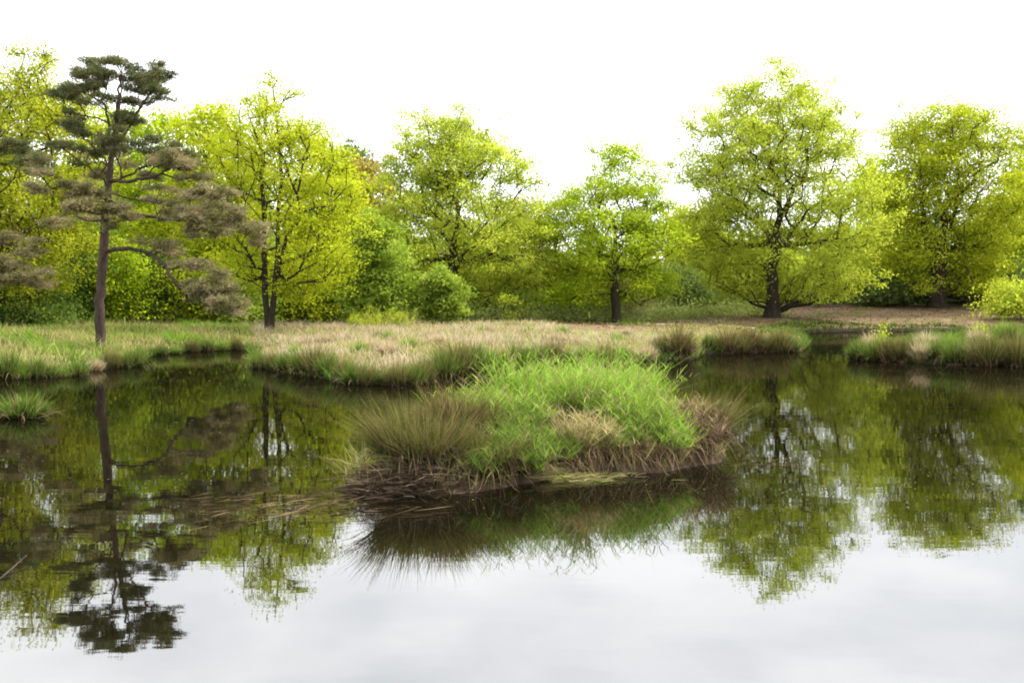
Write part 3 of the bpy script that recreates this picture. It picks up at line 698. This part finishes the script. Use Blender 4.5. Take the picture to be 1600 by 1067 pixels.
# ------------------------------------------------------------------ grasses
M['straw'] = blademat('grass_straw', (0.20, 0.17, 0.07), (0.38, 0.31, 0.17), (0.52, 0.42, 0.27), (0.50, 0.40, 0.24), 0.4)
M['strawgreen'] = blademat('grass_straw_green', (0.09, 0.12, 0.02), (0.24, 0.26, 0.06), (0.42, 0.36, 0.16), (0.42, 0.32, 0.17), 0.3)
M['bright'] = blademat('grass_bright', (0.018, 0.034, 0.005), (0.11, 0.20, 0.016), (0.24, 0.39, 0.045), (0.36, 0.29, 0.14), 0.2, 0.4)  # base darkened to paint the shade deep inside the tuft
M['rush'] = blademat('rush_olive', (0.014, 0.014, 0.005), (0.065, 0.08, 0.014), (0.18, 0.17, 0.05), (0.24, 0.17, 0.08), 0.2)  # rush bases darkened, here and below: painted shade at the tussock foot
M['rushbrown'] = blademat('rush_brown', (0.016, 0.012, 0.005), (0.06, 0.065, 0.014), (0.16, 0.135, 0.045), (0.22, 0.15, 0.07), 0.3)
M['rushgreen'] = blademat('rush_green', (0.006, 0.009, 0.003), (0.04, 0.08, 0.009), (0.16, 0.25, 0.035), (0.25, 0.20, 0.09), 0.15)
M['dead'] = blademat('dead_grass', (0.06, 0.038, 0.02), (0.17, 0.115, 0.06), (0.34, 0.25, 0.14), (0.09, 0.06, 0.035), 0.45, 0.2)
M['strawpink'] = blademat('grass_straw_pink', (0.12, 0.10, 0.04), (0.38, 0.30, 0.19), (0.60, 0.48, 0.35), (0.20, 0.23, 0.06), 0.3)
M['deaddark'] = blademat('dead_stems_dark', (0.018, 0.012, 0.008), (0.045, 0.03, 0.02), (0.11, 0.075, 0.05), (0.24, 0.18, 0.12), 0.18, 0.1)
def field(name, n, xr, yr, mat, hmin, hmax, width, keep, seed, lean=0.25, dens=None):
    r = np.random.default_rng(seed)
    P = np.c_[xr[0]+(xr[1]-xr[0])*r.random(n), yr[0]+(yr[1]-yr[0])*r.random(n)]
    nt_ = max(20, int((xr[1]-xr[0])*(yr[1]-yr[0])*1.6)); tc_ = np.c_[xr[0]+(xr[1]-xr[0])*r.random(nt_), yr[0]+(yr[1]-yr[0])*r.random(nt_)]
    ti = r.integers(0, nt_, n); tuft = r.random(n) < 0.62; rt = (0.12+0.22*r.random(nt_))[ti]
    off = r.normal(size=(n, 2)); P[tuft] = (tc_[ti] + off*rt[:, None])[tuft]
    th = (0.7+0.9*r.random(nt_)**2)[ti]; tv = r.random(nt_)[ti]; th[~tuft] = 0.75
    sd = landsd(P); k = keep(P, sd) & (sd > 0.05)
    if dens is not None: k &= r.random(n) < dens(P, sd)
    P = P[k]; sd = sd[k]; z = H(P, sd); n = len(P); th = th[k]; tv = tv[k]; off = off[k]*tuft[k][:, None]
    patch = 0.5+0.5*wav(P[:, 0], P[:, 1], 1.1, 2)
    hg = (hmin + (hmax-hmin)*r.random(n))*(0.65+0.5*patch)*(0.45+0.55*sstep(sd/1.5))*th
    d = r.normal(size=(n, 3))*0.22; d[:, :2] += off*0.28; d[:, 2] = 1
    bend = r.normal(size=(n, 3))*lean*hg[:, None]; bend[:, 2] = -np.abs(bend[:, 2])*0.6
    V, Fc, A = blades(np.c_[P, z-0.02], hg, width*(P[:, 1]/30)**0.6, d, bend, 2, r)
    A['v'] = np.clip(0.45*A['v'] + 0.55*np.repeat(tv, 5), 0, 1)
    return setp(link(name, mesh(name, V, Fc, M[mat], A)), kind='stuff')
inpen = lambda P: (P[:, 0] > P[:, 1]*(-405/F)) & (P[:, 0] < 14)
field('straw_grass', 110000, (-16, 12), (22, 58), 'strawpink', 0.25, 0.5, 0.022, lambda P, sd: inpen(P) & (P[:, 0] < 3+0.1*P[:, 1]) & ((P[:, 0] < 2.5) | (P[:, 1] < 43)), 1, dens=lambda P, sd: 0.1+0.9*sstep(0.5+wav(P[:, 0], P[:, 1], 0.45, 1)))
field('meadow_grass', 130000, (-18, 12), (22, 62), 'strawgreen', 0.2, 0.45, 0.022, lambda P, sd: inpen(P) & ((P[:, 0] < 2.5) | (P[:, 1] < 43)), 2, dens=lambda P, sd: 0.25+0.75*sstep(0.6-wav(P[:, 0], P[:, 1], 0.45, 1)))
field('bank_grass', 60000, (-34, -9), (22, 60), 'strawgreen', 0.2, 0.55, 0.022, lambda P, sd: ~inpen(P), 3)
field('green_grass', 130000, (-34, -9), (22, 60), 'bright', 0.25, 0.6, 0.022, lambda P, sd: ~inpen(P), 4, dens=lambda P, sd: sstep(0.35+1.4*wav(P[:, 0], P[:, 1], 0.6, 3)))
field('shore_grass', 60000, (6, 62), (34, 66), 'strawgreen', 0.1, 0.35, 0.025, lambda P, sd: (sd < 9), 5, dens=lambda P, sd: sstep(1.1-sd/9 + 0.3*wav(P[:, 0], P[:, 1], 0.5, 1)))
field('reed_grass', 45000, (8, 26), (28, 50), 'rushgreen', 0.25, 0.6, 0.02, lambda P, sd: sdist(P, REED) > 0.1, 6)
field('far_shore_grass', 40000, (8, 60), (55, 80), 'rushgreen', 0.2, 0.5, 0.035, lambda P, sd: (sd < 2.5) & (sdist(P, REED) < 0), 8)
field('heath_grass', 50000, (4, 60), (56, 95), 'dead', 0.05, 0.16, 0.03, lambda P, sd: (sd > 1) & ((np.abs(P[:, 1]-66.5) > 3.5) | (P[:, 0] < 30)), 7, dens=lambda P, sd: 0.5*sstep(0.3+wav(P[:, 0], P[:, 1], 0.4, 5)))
r = np.random.default_rng(321); n = 16000
P = np.c_[4+60*r.random(n), 56+42*r.random(n)]; sd = landsd(P); k = (sd > 0.6) & (wav(P[:, 0], P[:, 1], 0.8, 6) + 0.5*r.normal(size=n) > 0); P = P[k]
V, Fc, v = leaves(np.c_[P, H(P)+0.05*r.random(len(P))], 0.16, 1.0, 0.7, r)
M['litter'] = leafmat('leaf_litter_brown', (0.05, 0.032, 0.018), (0.14, 0.085, 0.045), (0.30, 0.21, 0.13), 0.1, 1.5)
setp(link('leaf_litter', mesh('leaf_litter', V, Fc, M['litter'], {'v': v})), kind='stuff')
parts = []
for i in range(200):
    X, Yw = 4+56*r.random(), 58+40*r.random()
    if landsd(np.array([[X, Yw]]))[0] < 1.0 or (abs(Yw-66.5) < 4 and X > 28): continue
    g = h1(X, Yw); ht = 0.12+0.3*r.random()**2
    pt = np.array([X, Yw, g+ht*0.5]) + r.normal(size=(50, 3))*np.array([0.6, 0.5, ht*0.4]); pt = pt[pt[:, 2] > g]
    parts.append(leaves(pt, 0.14, 1.0, r=r))
V, Fc, A = cat(parts); setp(link('ground_ivy', mesh('ground_ivy', V, Fc, M['under'], A)), kind='stuff')
print('fields', time.time()-T0)

# sedge fringe hanging over every shore in view
r = np.random.default_rng(55); P = []
for Q, inward in ((LAKE, -1), (REED, 1)):
    A_, B_ = Q, np.roll(Q, -1, 0)
    for a, b in zip(A_, B_):
        if min(a[1], b[1]) < 20 and max(a[1], b[1]) < 25 or abs(a[0]-b[0])+abs(a[1]-b[1]) > 30: continue
        L = np.hypot(*(b-a)); n = int(L*70); P.append(a + (b-a)*r.random((n, 1)) + r.normal(size=(n, 2))*0.16)
P = np.vstack(P); sd = landsd(P); k = (sd > -0.1) & (sd < 0.4) & (wav(P[:, 0], P[:, 1], 2.3, 1) + 0.5*r.normal(size=len(P)) > -0.5); P = P[k]; n = len(P)
hg = (0.22+0.3*r.random(n))*(0.7+0.5*(0.5+0.5*wav(P[:, 0], P[:, 1], 3.1, 2)))
d = np.c_[r.normal(size=(n, 2))*0.4, np.ones(n)]
V, Fc, A = blades(np.c_[P, np.maximum(H(P), 0)-0.02], hg, np.full(n, 0.022), d, np.c_[r.normal(size=(n, 2))*0.12, -0.08*r.random(n)], 2, r)
setp(link('shore_sedge', mesh('shore_sedge', V, Fc, M['rushgreen'], A)), kind='stuff'); print('fringe', n)

# ---- tussock prototypes
def make_tussock(mat, n, hgt, rad, spread, width, seed, deadn=60, name='tussock', segs=2, deadmat='dead', deadlen=0.35):
    r = np.random.default_rng(seed)
    a = r.random(n)*2*pi; q = np.sqrt(r.random(n)); o = np.c_[np.cos(a), np.sin(a)]
    base = np.c_[o*(rad*q)[:, None], 0.10*(1-q*q)*rad/0.3]
    m_ = 9; si = r.integers(0, m_, n); sl_ = r.normal(size=(m_, 2))*0.2; sh_ = 0.6+0.55*r.random(m_)
    d = np.c_[o*(spread*q)[:, None]+sl_[si], np.ones(n)] + r.normal(size=(n, 3))*0.2
    hg = hgt*(0.45+0.6*r.random(n))*sh_[si]
    bend = np.c_[o*(spread*0.5*q*hg)[:, None], -0.18*hg*q] + r.normal(size=(n, 3))*0.05*hgt
    V, Fc, A = blades(base, hg, np.full(n, width), d, bend, segs, r); G = mesh('blades', V, Fc, M[mat], A)
    a = r.random(deadn)*2*pi; o = np.c_[np.cos(a), np.sin(a)]
    base = np.c_[o*rad*0.95, np.full(deadn, 0.10)]; d = np.c_[o*0.9, 0.35+0.4*r.random(deadn)]+r.normal(size=(deadn, 3))*0.25
    V, Fc, A = blades(base, deadlen*(0.6+0.7*r.random(deadn)), np.full(deadn, width*0.9), d, r.normal(size=(deadn, 3))*0.05, 3, r, droop=0.6)
    D = mesh('thatch', V, Fc, M[deadmat], A)
    # root stool: lumpy dome
    k = 12; u = np.arange(k)/k*2*pi; rings = [(1.0, -0.25), (0.95, 0.0), (0.75, 0.06), (0.4, 0.09)]
    V = np.array([(rad*s*cos(x)*(1+0.1*r.normal()), rad*s*sin(x)*(1+0.1*r.normal()), z) for s, z in rings for x in u])
    i = (np.arange(len(rings)-1)[:, None]*k+np.arange(k)[None]).ravel(); j = (np.arange(len(rings)-1)[:, None]*k+(np.arange(k)[None]+1) % k).ravel()
    Sx = mesh('root_stool', V, np.c_[i, j, j+k, i+k], M['mud'], smooth=True)
    return (G, D, Sx)
proto = {
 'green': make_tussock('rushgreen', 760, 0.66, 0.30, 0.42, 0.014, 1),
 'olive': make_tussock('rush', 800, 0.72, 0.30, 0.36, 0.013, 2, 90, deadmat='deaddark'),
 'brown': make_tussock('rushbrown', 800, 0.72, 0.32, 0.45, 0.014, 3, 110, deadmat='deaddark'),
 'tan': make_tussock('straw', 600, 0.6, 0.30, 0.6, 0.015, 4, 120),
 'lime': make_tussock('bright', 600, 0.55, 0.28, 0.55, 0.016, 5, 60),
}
def tussock(kind, x, y, label, group=None, sc=1.0, z=None, rz=None, cat_='grass tussock', name='tussock'):
    if z is None: sc = tuple(np.ones(3)*sc*np.array([0.85, 0.85, 1.4]))
    if z is None: z = h1(x, y)
    z = max(z, 0.0)
    t = empty(name, (x, y, z-0.03), label, cat_, group, rz=rng.random()*6.28 if rz is None else rz, sc=sc)
    G, D, Sx = proto[kind]
    link('blades', G, t); link('thatch', D, t); link('root_stool', Sx, t)
    return t
ORD = 'first second third fourth fifth sixth seventh eighth ninth tenth eleventh twelfth'.split()
def row(pxs, kinds, label, group, sc=(0.8, 1.15), back=0.12):
    for i, (px, py) in enumerate(sorted(pxs)):
        p = onplane(px, py); s = (sc[0] + (sc[1]-sc[0])*rng.random())*rng.choice([0.75, 0.95, 1.15])
        tussock(kinds[i % len(kinds)], p[0], p[1]+back, ORD[i]+' from the left of the '+label, group, (s*1.05, s*1.05, s*(0.85+0.3*rng.random())))
row([(405, 576), (425, 579), (447, 582), (470, 585), (492, 588), (512, 592)], ['green', 'olive', 'green'], 'dark sedge tussocks along the left peninsula shore', 'tussocks on the left peninsula shore', (0.65, 0.85))
row([(538, 599), (556, 601), (578, 602), (600, 602), (622, 603), (645, 602), (662, 600)], ['olive', 'green', 'olive', 'green'], 'dark-footed tussocks at the nearest point of the peninsula', 'tussocks at the peninsula point', (0.62, 0.85))
row([(690, 596), (712, 594), (738, 592), (760, 591), (786, 588), (812, 585), (838, 582), (862, 579), (888, 576), (915, 573), (945, 571), (972, 568)], ['green', 'olive', 'green'], 'tussocks on the peninsula shore behind the island', 'tussocks behind the island', (0.8, 1.05))
for px, py, k, s, lab in [(1012, 565, 'tan', 0.85, 'short tan tussock left of the big dome-shaped tussock'), (1064, 562, 'brown', 1.3, 'big dome-shaped brown tussock at the tip of the far peninsula shore'),
                          (1036, 562, 'olive', 0.8, 'small olive tussock tucked between the tan one and the dome'), (1112, 552, 'green', 0.9, 'green tussock at the left end of the reddish row')]:
    p = onplane(px, py); tussock(k, p[0], p[1]+0.3, lab, None, s)
row([(1140, 552), (1156, 552), (1172, 551), (1188, 551), (1204, 551), (1220, 551)], ['brown', 'olive'], 'brownish rush tussocks in front of the largest oak', 'reddish tussocks before the largest oak', (0.95, 1.1))
for px, py, k, s, lab in [(1240, 550, 'green', 1.0, 'green tussock ending the reddish row at the channel'),
     (1346, 563, 'green', 1.05, 'green tussock at the left tip of the reed bank'), (1372, 565, 'green', 1.1, 'second green tussock from the left tip of the reed bank'), (1394, 566, 'brown', 1.05, 'red-brown footed tussock on the reed bank'),
     (1418, 567, 'olive', 0.9, 'low olive tussock right of the red-brown footed one'), (1446, 568, 'tan', 1.0, 'pale grass tussock in the middle of the reed bank'), (1472, 569, 'green', 0.95, 'low green tussock right of the pale one'),
     (1500, 571, 'green', 1.1, 'bushy green tussock left of the dark round one'), (1524, 571, 'tan', 0.9, 'straw-coloured tussock beside the dark round one'), (1550, 573, 'olive', 1.25, 'dark round rush tussock near the right edge'),
     (1598, 574, 'olive', 1.2, 'dark rush tussock cut by the right edge'), (1574, 572, 'green', 0.9, 'small green tussock between the two dark round ones')]:
    p = onplane(px, py); tussock(k, p[0], p[1]+0.3, lab, None, s)
row([(1365, 556), (1408, 557), (1450, 558), (1486, 558), (1530, 558), (1580, 558), (1428, 548), (1510, 548), (1570, 546)], ['tan', 'lime', 'green'], 'grass tussocks behind the front row of the reed bank', 'back tussocks of the reed bank', (0.8, 1.1))
row([(8, 592), (30, 592), (52, 591), (75, 590), (98, 589), (118, 588)], ['green', 'lime', 'green'], 'bright green tussocks on the shore at the left edge', 'tussocks on the left shore', (0.65, 0.9))
for px, py, k, s, lab in [(143, 580, 'tan', 0.6, 'small straw tuft in front of the reddish pine'), (168, 577, 'olive', 0.7, 'olive tussock at the foot of the reddish pine'),
                          (205, 574, 'green', 0.85, 'dark green tussock right of the reddish pine foot'), (188, 575, 'green', 0.7, 'low green tussock just right of the pine trunk')]:
    p = onplane(px, py); tussock(k, p[0], p[1]+0.3, lab, None, s)
row([(250, 555), (275, 553), (300, 550), (322, 549), (345, 548), (368, 547)], ['green', 'lime', 'olive'], 'green tussocks round the back of the left inlet', 'tussocks at the left inlet', (0.6, 0.85))
p = onplane(36, 652); tussock('green', p[0], p[1], 'small rush tuft standing alone in the water at the left edge', None, (0.95, 0.95, 0.8), z=-0.05, name='rush_tuft', cat_='rush tuft')
for i in range(26):
    px = 430+560*rng.random(); Yw = 27+20*rng.random(); X = (px-800)/F*Yw
    if landsd(np.array([[X, Yw]]))[0] > 1.2:
        tussock(['tan', 'tan', 'lime'][i % 3], X, Yw, 'grass tuft standing up in the straw meadow of the peninsula', 'grass tufts in the straw meadow', 0.55+0.35*rng.random(), name='grass_tuft', cat_='grass tuft')
# water-edge tall pale plant
for px, Y, z1, lab in [(1376, 34, 0.9, 'tall pale green leafy stem rising from the reed bank'), (1530, 38, 0.6, 'lower pale leafy sprig on the reed bank')]:
    q = atdepth(px, 500, Y); g = h1(q[0], Y); r = np.random.default_rng(int(px))
    t = empty('leafy_plant', (q[0], Y, max(g, 0)), lab, 'plant')
    n = 9; b = np.c_[r.normal(size=(n, 2))*0.08, np.zeros(n)]; d = np.c_[r.normal(size=(n, 2))*0.15, np.ones(n)]; hg = z1*(0.8+0.5*r.random(n))
    V, Fc, A = blades(b, hg, np.full(n, 0.02), d, np.zeros((n, 3)), 3, r); link('stems', mesh('stems', V, Fc, M['rushgreen'], A), t)
    k = 45; c = np.repeat(b, k, 0) + np.repeat(unit(d)*hg[:, None], k, 0)*(0.15+0.85*r.random((n*k, 1))) + r.normal(size=(n*k, 3))*0.07
    V, Fc, v = leaves(c, 0.09, 0.6, 0.4, r); link('leaves', mesh('leaves', V, Fc, M['ygpale'], {'v': v}), t)

# pale wispy shrubs on the peninsula before the birch
for px, Y, hh, lab in [(588, 50, 1.1, 'pale wispy willow shrub left of centre on the straw peninsula'), (628, 52, 0.95, 'smaller pale wispy shrub under the weeping birch'), (560, 53, 0.8, 'low pale shrub at the left of the wispy willow')]:
    q = atdepth(px, 500, Y); g = h1(q[0], Y); r = np.random.default_rng(int(px))
    t = empty('willow_shrub', (q[0], Y, g), lab, 'shrub')
    n = 40; b = np.c_[r.normal(size=(n, 2))*0.3, np.zeros(n)]; d = np.c_[r.normal(size=(n, 2))*0.4, np.ones(n)]; hg = hh*(0.7+0.6*r.random(n))
    V, Fc, A = blades(b, hg, np.full(n, 0.02), d, np.zeros((n, 3)), 3, r); link('stems', mesh('stems', V, Fc, M['dead'], A), t)
    k = 40; c = np.repeat(b, k, 0) + np.repeat(unit(d)*hg[:, None], k, 0)*(0.2+0.8*r.random((n*k, 1))) + r.normal(size=(n*k, 3))*0.07
    V, Fc, v = leaves(c, 0.08, 0.6, 0.4, r); link('leaves', mesh('leaves', V, Fc, M['ygpale'], {'v': v}), t)

# ------------------------------------------------------------------ the island
r = np.random.default_rng(99)
def izf(x, y): return float(isleH(np.array([[x, y]]))[0])
def clump(name, label, x, y, mat, n, hgt, rad, spread, width, seed, deadn=200, deadmat='dead', deadlen=0.4, lean=(0, 0), elong=(1, 1), segs=3, cat_='rush clump', jit=0.14, bendk=0.45, leafy=0):
    r = np.random.default_rng(seed)
    t = empty(name, (x, y, max(izf(x, y), 0)-0.02), label, cat_)
    a = r.random(n)*2*pi; q = np.sqrt(r.random(n)); o = np.c_[np.cos(a), np.sin(a)]*np.array(elong)
    base = np.c_[o*(rad*q)[:, None], np.zeros(n)]
    m_ = max(6, n//110); sc_ = r.normal(size=(m_, 2))*0.5*rad*np.array(elong); si = np.argmin(((base[:, None, :2]-sc_[None])**2).sum(2) + r.random((n, m_))*rad*rad*0.25, 1)
    sl_ = r.normal(size=(m_, 2))*0.17; sh_ = 0.62+0.5*r.random(m_)
    base[:, :2] = 0.45*base[:, :2] + 0.55*sc_[si]
    d = np.c_[o*(spread*0.8*q)[:, None]+np.array(lean)+sl_[si]+0.5*sc_[si]/rad*spread, np.ones(n)] + r.normal(size=(n, 3))*jit
    hg = hgt*(0.35+0.7*r.random(n)**0.8)*sh_[si]
    bend = np.c_[(o*spread*bendk+np.array(lean)*0.4)*(q*hg)[:, None], -0.2*hg*q] + r.normal(size=(n, 3))*0.06*hgt
    V, Fc, A = blades(base, hg, np.full(n, width)*(0.7+0.6*r.random(n)), d, bend, segs, r)
    link('blades', mesh('blades', V, Fc, M[mat], A), t)
    if leafy:
        k = 9; i_ = r.choice(n, leafy); tt = 0.2+0.8*r.random((leafy, k)); dd = unit(d[i_])
        c = base[i_][:, None] + dd[:, None]*(hg[i_][:, None]*tt)[..., None] + bend[i_][:, None]*(tt**2)[..., None]
        c = c.reshape(-1, 3); o2 = r.normal(size=(len(c), 2)); d2 = np.c_[unit(o2)*0.8, 0.8+1.0*r.random(len(c))]
        V, Fc, A = blades(c, 0.08+0.12*r.random(len(c)), np.full(len(c), width*1.25), d2, np.c_[unit(o2)*0.04, -0.01-0.04*r.random(len(c))], 2, r)
        A['t'] = 0.35+0.65*np.clip(np.repeat(tt.ravel(), 5), 0, 1)
        link('leaves', mesh('leaves', V, Fc, M[mat], A), t)
    if deadn:
        a = r.random(deadn)*2*pi; o = np.c_[np.cos(a), np.sin(a)]*np.array(elong)
        base = np.c_[o*rad*(0.6+0.45*r.random((deadn, 1))), 0.05+0.12*r.random(deadn)]
        d = np.c_[o*0.9, 0.2+0.5*r.random(deadn)]+r.normal(size=(deadn, 3))*0.35
        V, Fc, A = blades(base, deadlen*(0.5+0.9*r.random(deadn)), np.full(deadn, width*0.75), d, r.normal(size=(deadn, 3))*0.07, 4, r, droop=0.85)
        V[:, 2] = np.maximum(V[:, 2], -t.location.z + 0.004 + 0.01*r.random(len(V)))
        link('thatch', mesh('thatch', V, Fc, M[deadmat], A), t)
    return t
# big rush clump on the left, a second behind it
clump('rush_clump', 'big olive rush clump with fanned stems at the left end of the island', -0.92, 9.98, 'rush', 3000, 0.76, 0.36, 0.34, 0.006, 101, 650, 'deaddark', 0.30, (-0.08, -0.02), (1.15, 0.9), jit=0.24)
clump('rush_clump', 'brown-tipped rush clump behind the big one at the island left end', -0.62, 10.75, 'rushbrown', 2000, 0.70, 0.38, 0.30, 0.006, 102, 200, 'deaddark', 0.4, (0, 0), (1.1, 1), jit=0.2)
clump('rush_clump', 'low olive rush clump filling in right of the big one', -0.28, 10.15, 'rush', 1300, 0.62, 0.36, 0.5, 0.006, 103, 250, 'dead', 0.35)
clump('rush_clump', 'olive rush clump leaning out at the right end of the island', 2.3, 12.1, 'rush', 1500, 0.85, 0.25, 0.30, 0.006, 104, 320, 'deaddark', 0.45, (0.1, 0), jit=0.24)
# grasses
gl = [
 (-0.62, 11.6, 0.6, 'bright', 'lime grass tuft behind the brown-tipped rushes'), (-0.25, 11.15, 0.52, 'bright', 'fresh green grass tuft right of the brown-tipped rushes'),
 (0.05, 11.9, 0.6, 'bright', 'upright green grass tuft on the island crest left of its hollow'), (0.2, 11.3, 0.52, 'bright', 'darker green tuft below the island crest'),
 (0.5, 12.5, 0.66, 'bright', 'tallest green tuft on the island crest'), (0.85, 11.7, 0.55, 'bright', 'green tuft above the brown hollow of the island'),
 (1.0, 12.9, 0.66, 'bright', 'feathery green tuft at the back of the island crest'), (1.25, 12.0, 0.55, 'bright', 'lush lime tuft in the middle right of the island'),
 (1.45, 11.4, 0.48, 'bright', 'lime tuft overhanging the brown roots'), (1.75, 11.75, 0.5, 'bright', 'lush lime tuft near the tan bank'), (1.72, 11.3, 0.42, 'bright', 'short lime tuft just above the water'),
 (1.6, 12.7, 0.6, 'bright', 'green tuft right of the feathery one'), (2.02, 12.1, 0.52, 'strawgreen', 'yellowing tuft beside the tan bank'),
 (0.35, 10.7, 0.3, 'rushgreen', 'low dark green tuft at the front of the island'), (0.0, 10.55, 0.46, 'rushgreen', 'dark green tuft between rushes and front mat'),
 (0.95, 11.0, 0.36, 'strawgreen', 'short yellowing tuft above the dead fringe'), (1.2, 14.0, 0.75, 'bright', 'brilliant green tuft at the far tip of the island'),
 (0.7, 13.6, 0.55, 'bright', 'green tuft left of the far brilliant one'), (-0.25, 9.95, 0.40, 'rushgreen', 'dark green tuft at the water just right of the big rush clump'), (0.08, 10.3, 0.44, 'rushgreen', 'dark green tuft second right of the big rush clump at the water'),
 (0.75, 10.95, 0.42, 'strawgreen', 'straw and green tuft at the waterline before the hollow'), (1.1, 11.0, 0.40, 'rushgreen', 'small dark green tuft at the front between dead tufts'),
 (1.25, 14.2, 1.15, 'bright', 'highest plume of lime grass at the back of the island'),
 (2.2, 11.75, 0.45, 'dead', 'tan dry tuft at the right bank of the island')]
for i, (x, y, hh, mt, lab) in enumerate(gl):
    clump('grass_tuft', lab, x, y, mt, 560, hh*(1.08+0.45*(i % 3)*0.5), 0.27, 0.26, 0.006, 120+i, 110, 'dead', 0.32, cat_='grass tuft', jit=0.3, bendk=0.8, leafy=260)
for i, (x, y, hh, lab) in enumerate([(0.85, 10.95, .4, 'brown dead tuft hanging over the island front'), (1.25, 11.05, .42, 'tan dead tuft hanging over the water'), (1.62, 11.1, .4, 'brown dead tuft under the short lime tuft'),
                                     (2.0, 11.5, .4, 'pale dead tuft at the right front corner of the island'), (0.5, 11.1, .55, 'dark dry tuft in the island hollow'), (0.7, 10.85, .45, 'brown dead tuft low in front of the island hollow')]):
    clump('dead_tuft', lab, x, y, 'dead', 300, hh*0.8, 0.22, 0.5, 0.006, 150+i, 330, 'dead', 0.26, cat_='grass tuft')
# filler grass over the mound and a tan floating mat
n = 9000; P = np.c_[-1.8+4.5*r.random(n), 9.4+5.3*r.random(n)]; sd = sdist(P, ISLE); P = P[sd > 0.02]; z = isleH(P); n = len(P)
hg = 0.12+0.25*r.random(n); d = np.c_[r.normal(size=(n, 2))*0.5, np.ones(n)]
V, Fc, A = blades(np.c_[P, z-0.01], hg, np.full(n, 0.009), d, r.normal(size=(n, 3))*0.1, 2, r)
setp(link('island_grass', mesh('island_grass', V, Fc, M['strawgreen'], A)), kind='stuff')
def mat_of_stems(name, n, cx, cy_, sx, sy, mt, seed, ln=0.3, w_=0.008, zt=0.03, ang=None):
    r = np.random.default_rng(seed)
    P = np.c_[cx+sx*r.normal(size=n), cy_+sy*r.normal(size=n)]; a = r.random(n)*2*pi if ang is None else ang+0.5*r.normal(size=n)
    z = np.maximum(isleH(P), 0) + 0.004 + zt*r.random(n)
    L = ln*(0.4+r.random(n)); d = np.c_[np.cos(a), np.sin(a), 0.06*r.normal(size=n)]
    V, Fc, A = blades(np.c_[P, z], L, np.full(n, w_), d, np.c_[r.normal(size=(n, 2))*0.25*L[:, None], np.zeros(n)], 4, r)
    V[:, 2] = np.maximum(V[:, 2], 0.004)
    return setp(link(name, mesh(name, V, Fc, M[mt], A)), kind='stuff')
mat_of_stems('dead_grass_mat', 1500, 0.3, 10.42, 0.34, 0.11, 'strawgreen', 201, 0.13, 0.0045, 0.05, 0.2)
mat_of_stems('dead_stem_tangle', 1300, -1.05, 9.55, 0.26, 0.10, 'deaddark', 202, 0.22, 0.005, 0.2)
mat_of_stems('floating_stems', 380, -2.05, 9.0, 0.5, 0.45, 'dead', 203, 0.22, 0.004, 0.012, 0.3)
mat_of_stems('floating_rush_litter', 60, 2.95, 11.4, 0.25, 0.3, 'dead', 204, 0.22, 0.004, 0.012, 0.2)
# pollen and bits floating on the pond
n = 11000; P = np.c_[-1+2*r.random(n), np.zeros(n)]; Yp = 6+32*r.random(n)**1.3; P = np.c_[P[:, 0]*Yp*0.56, Yp]
k = (P[:, 1] > 8.5+1.5*r.random(len(P))) & (landsd(P) < -0.2) & (sdist(P, ISLE) < -0.1) & (r.random(n) < sstep(0.45+0.9*wav(P[:, 0], P[:, 1], 0.9, 4))); P = P[k]; n = len(P)
a = r.random(n)*pi; L = 0.007+0.015*r.random(n)**2*(P[:, 1]/12); u = np.c_[np.cos(a), np.sin(a)]*L[:, None]; v_ = np.c_[-np.sin(a), np.cos(a)]*L[:, None]*0.4
V = np.stack([P-u, P+v_, P+u, P-v_], 1).reshape(-1, 2); V = np.c_[V, np.full(len(V), 0.004)]
M['fleck'] = leafmat('fleck', (0.05, 0.05, 0.03), (0.12, 0.11, 0.07), (0.28, 0.25, 0.17), 0.0)
setp(link('floating_flecks', mesh('floating_flecks', V, np.arange(4*n).reshape(n, 4), M['fleck'], {'v': np.repeat(r.random(n), 4)})), kind='stuff')
# half-sunk stick at the left
a = onplane(-8, 908); b = onplane(42, 878); tp = np.array([a+[0, 0, -0.01], 0.5*(a+b)+[0, 0.02, 0.02], b+[0, 0, 0.05]])
tb = tubes(tp-a, np.array([-1, 0, 1]), np.array([.008, .007, .004]), np.ones(3), flare=False)[-1]
setp(link('stick', mesh('stick', tb[0], tb[1], M['bark_pine'], smooth=True), None, a), 'thin pale stick poking out of the water at the left edge', 'stick')
print('done', time.time()-T0, sum(len(o.data.loops)-2*len(o.data.polygons) for o in C.objects if o.type == 'MESH'))
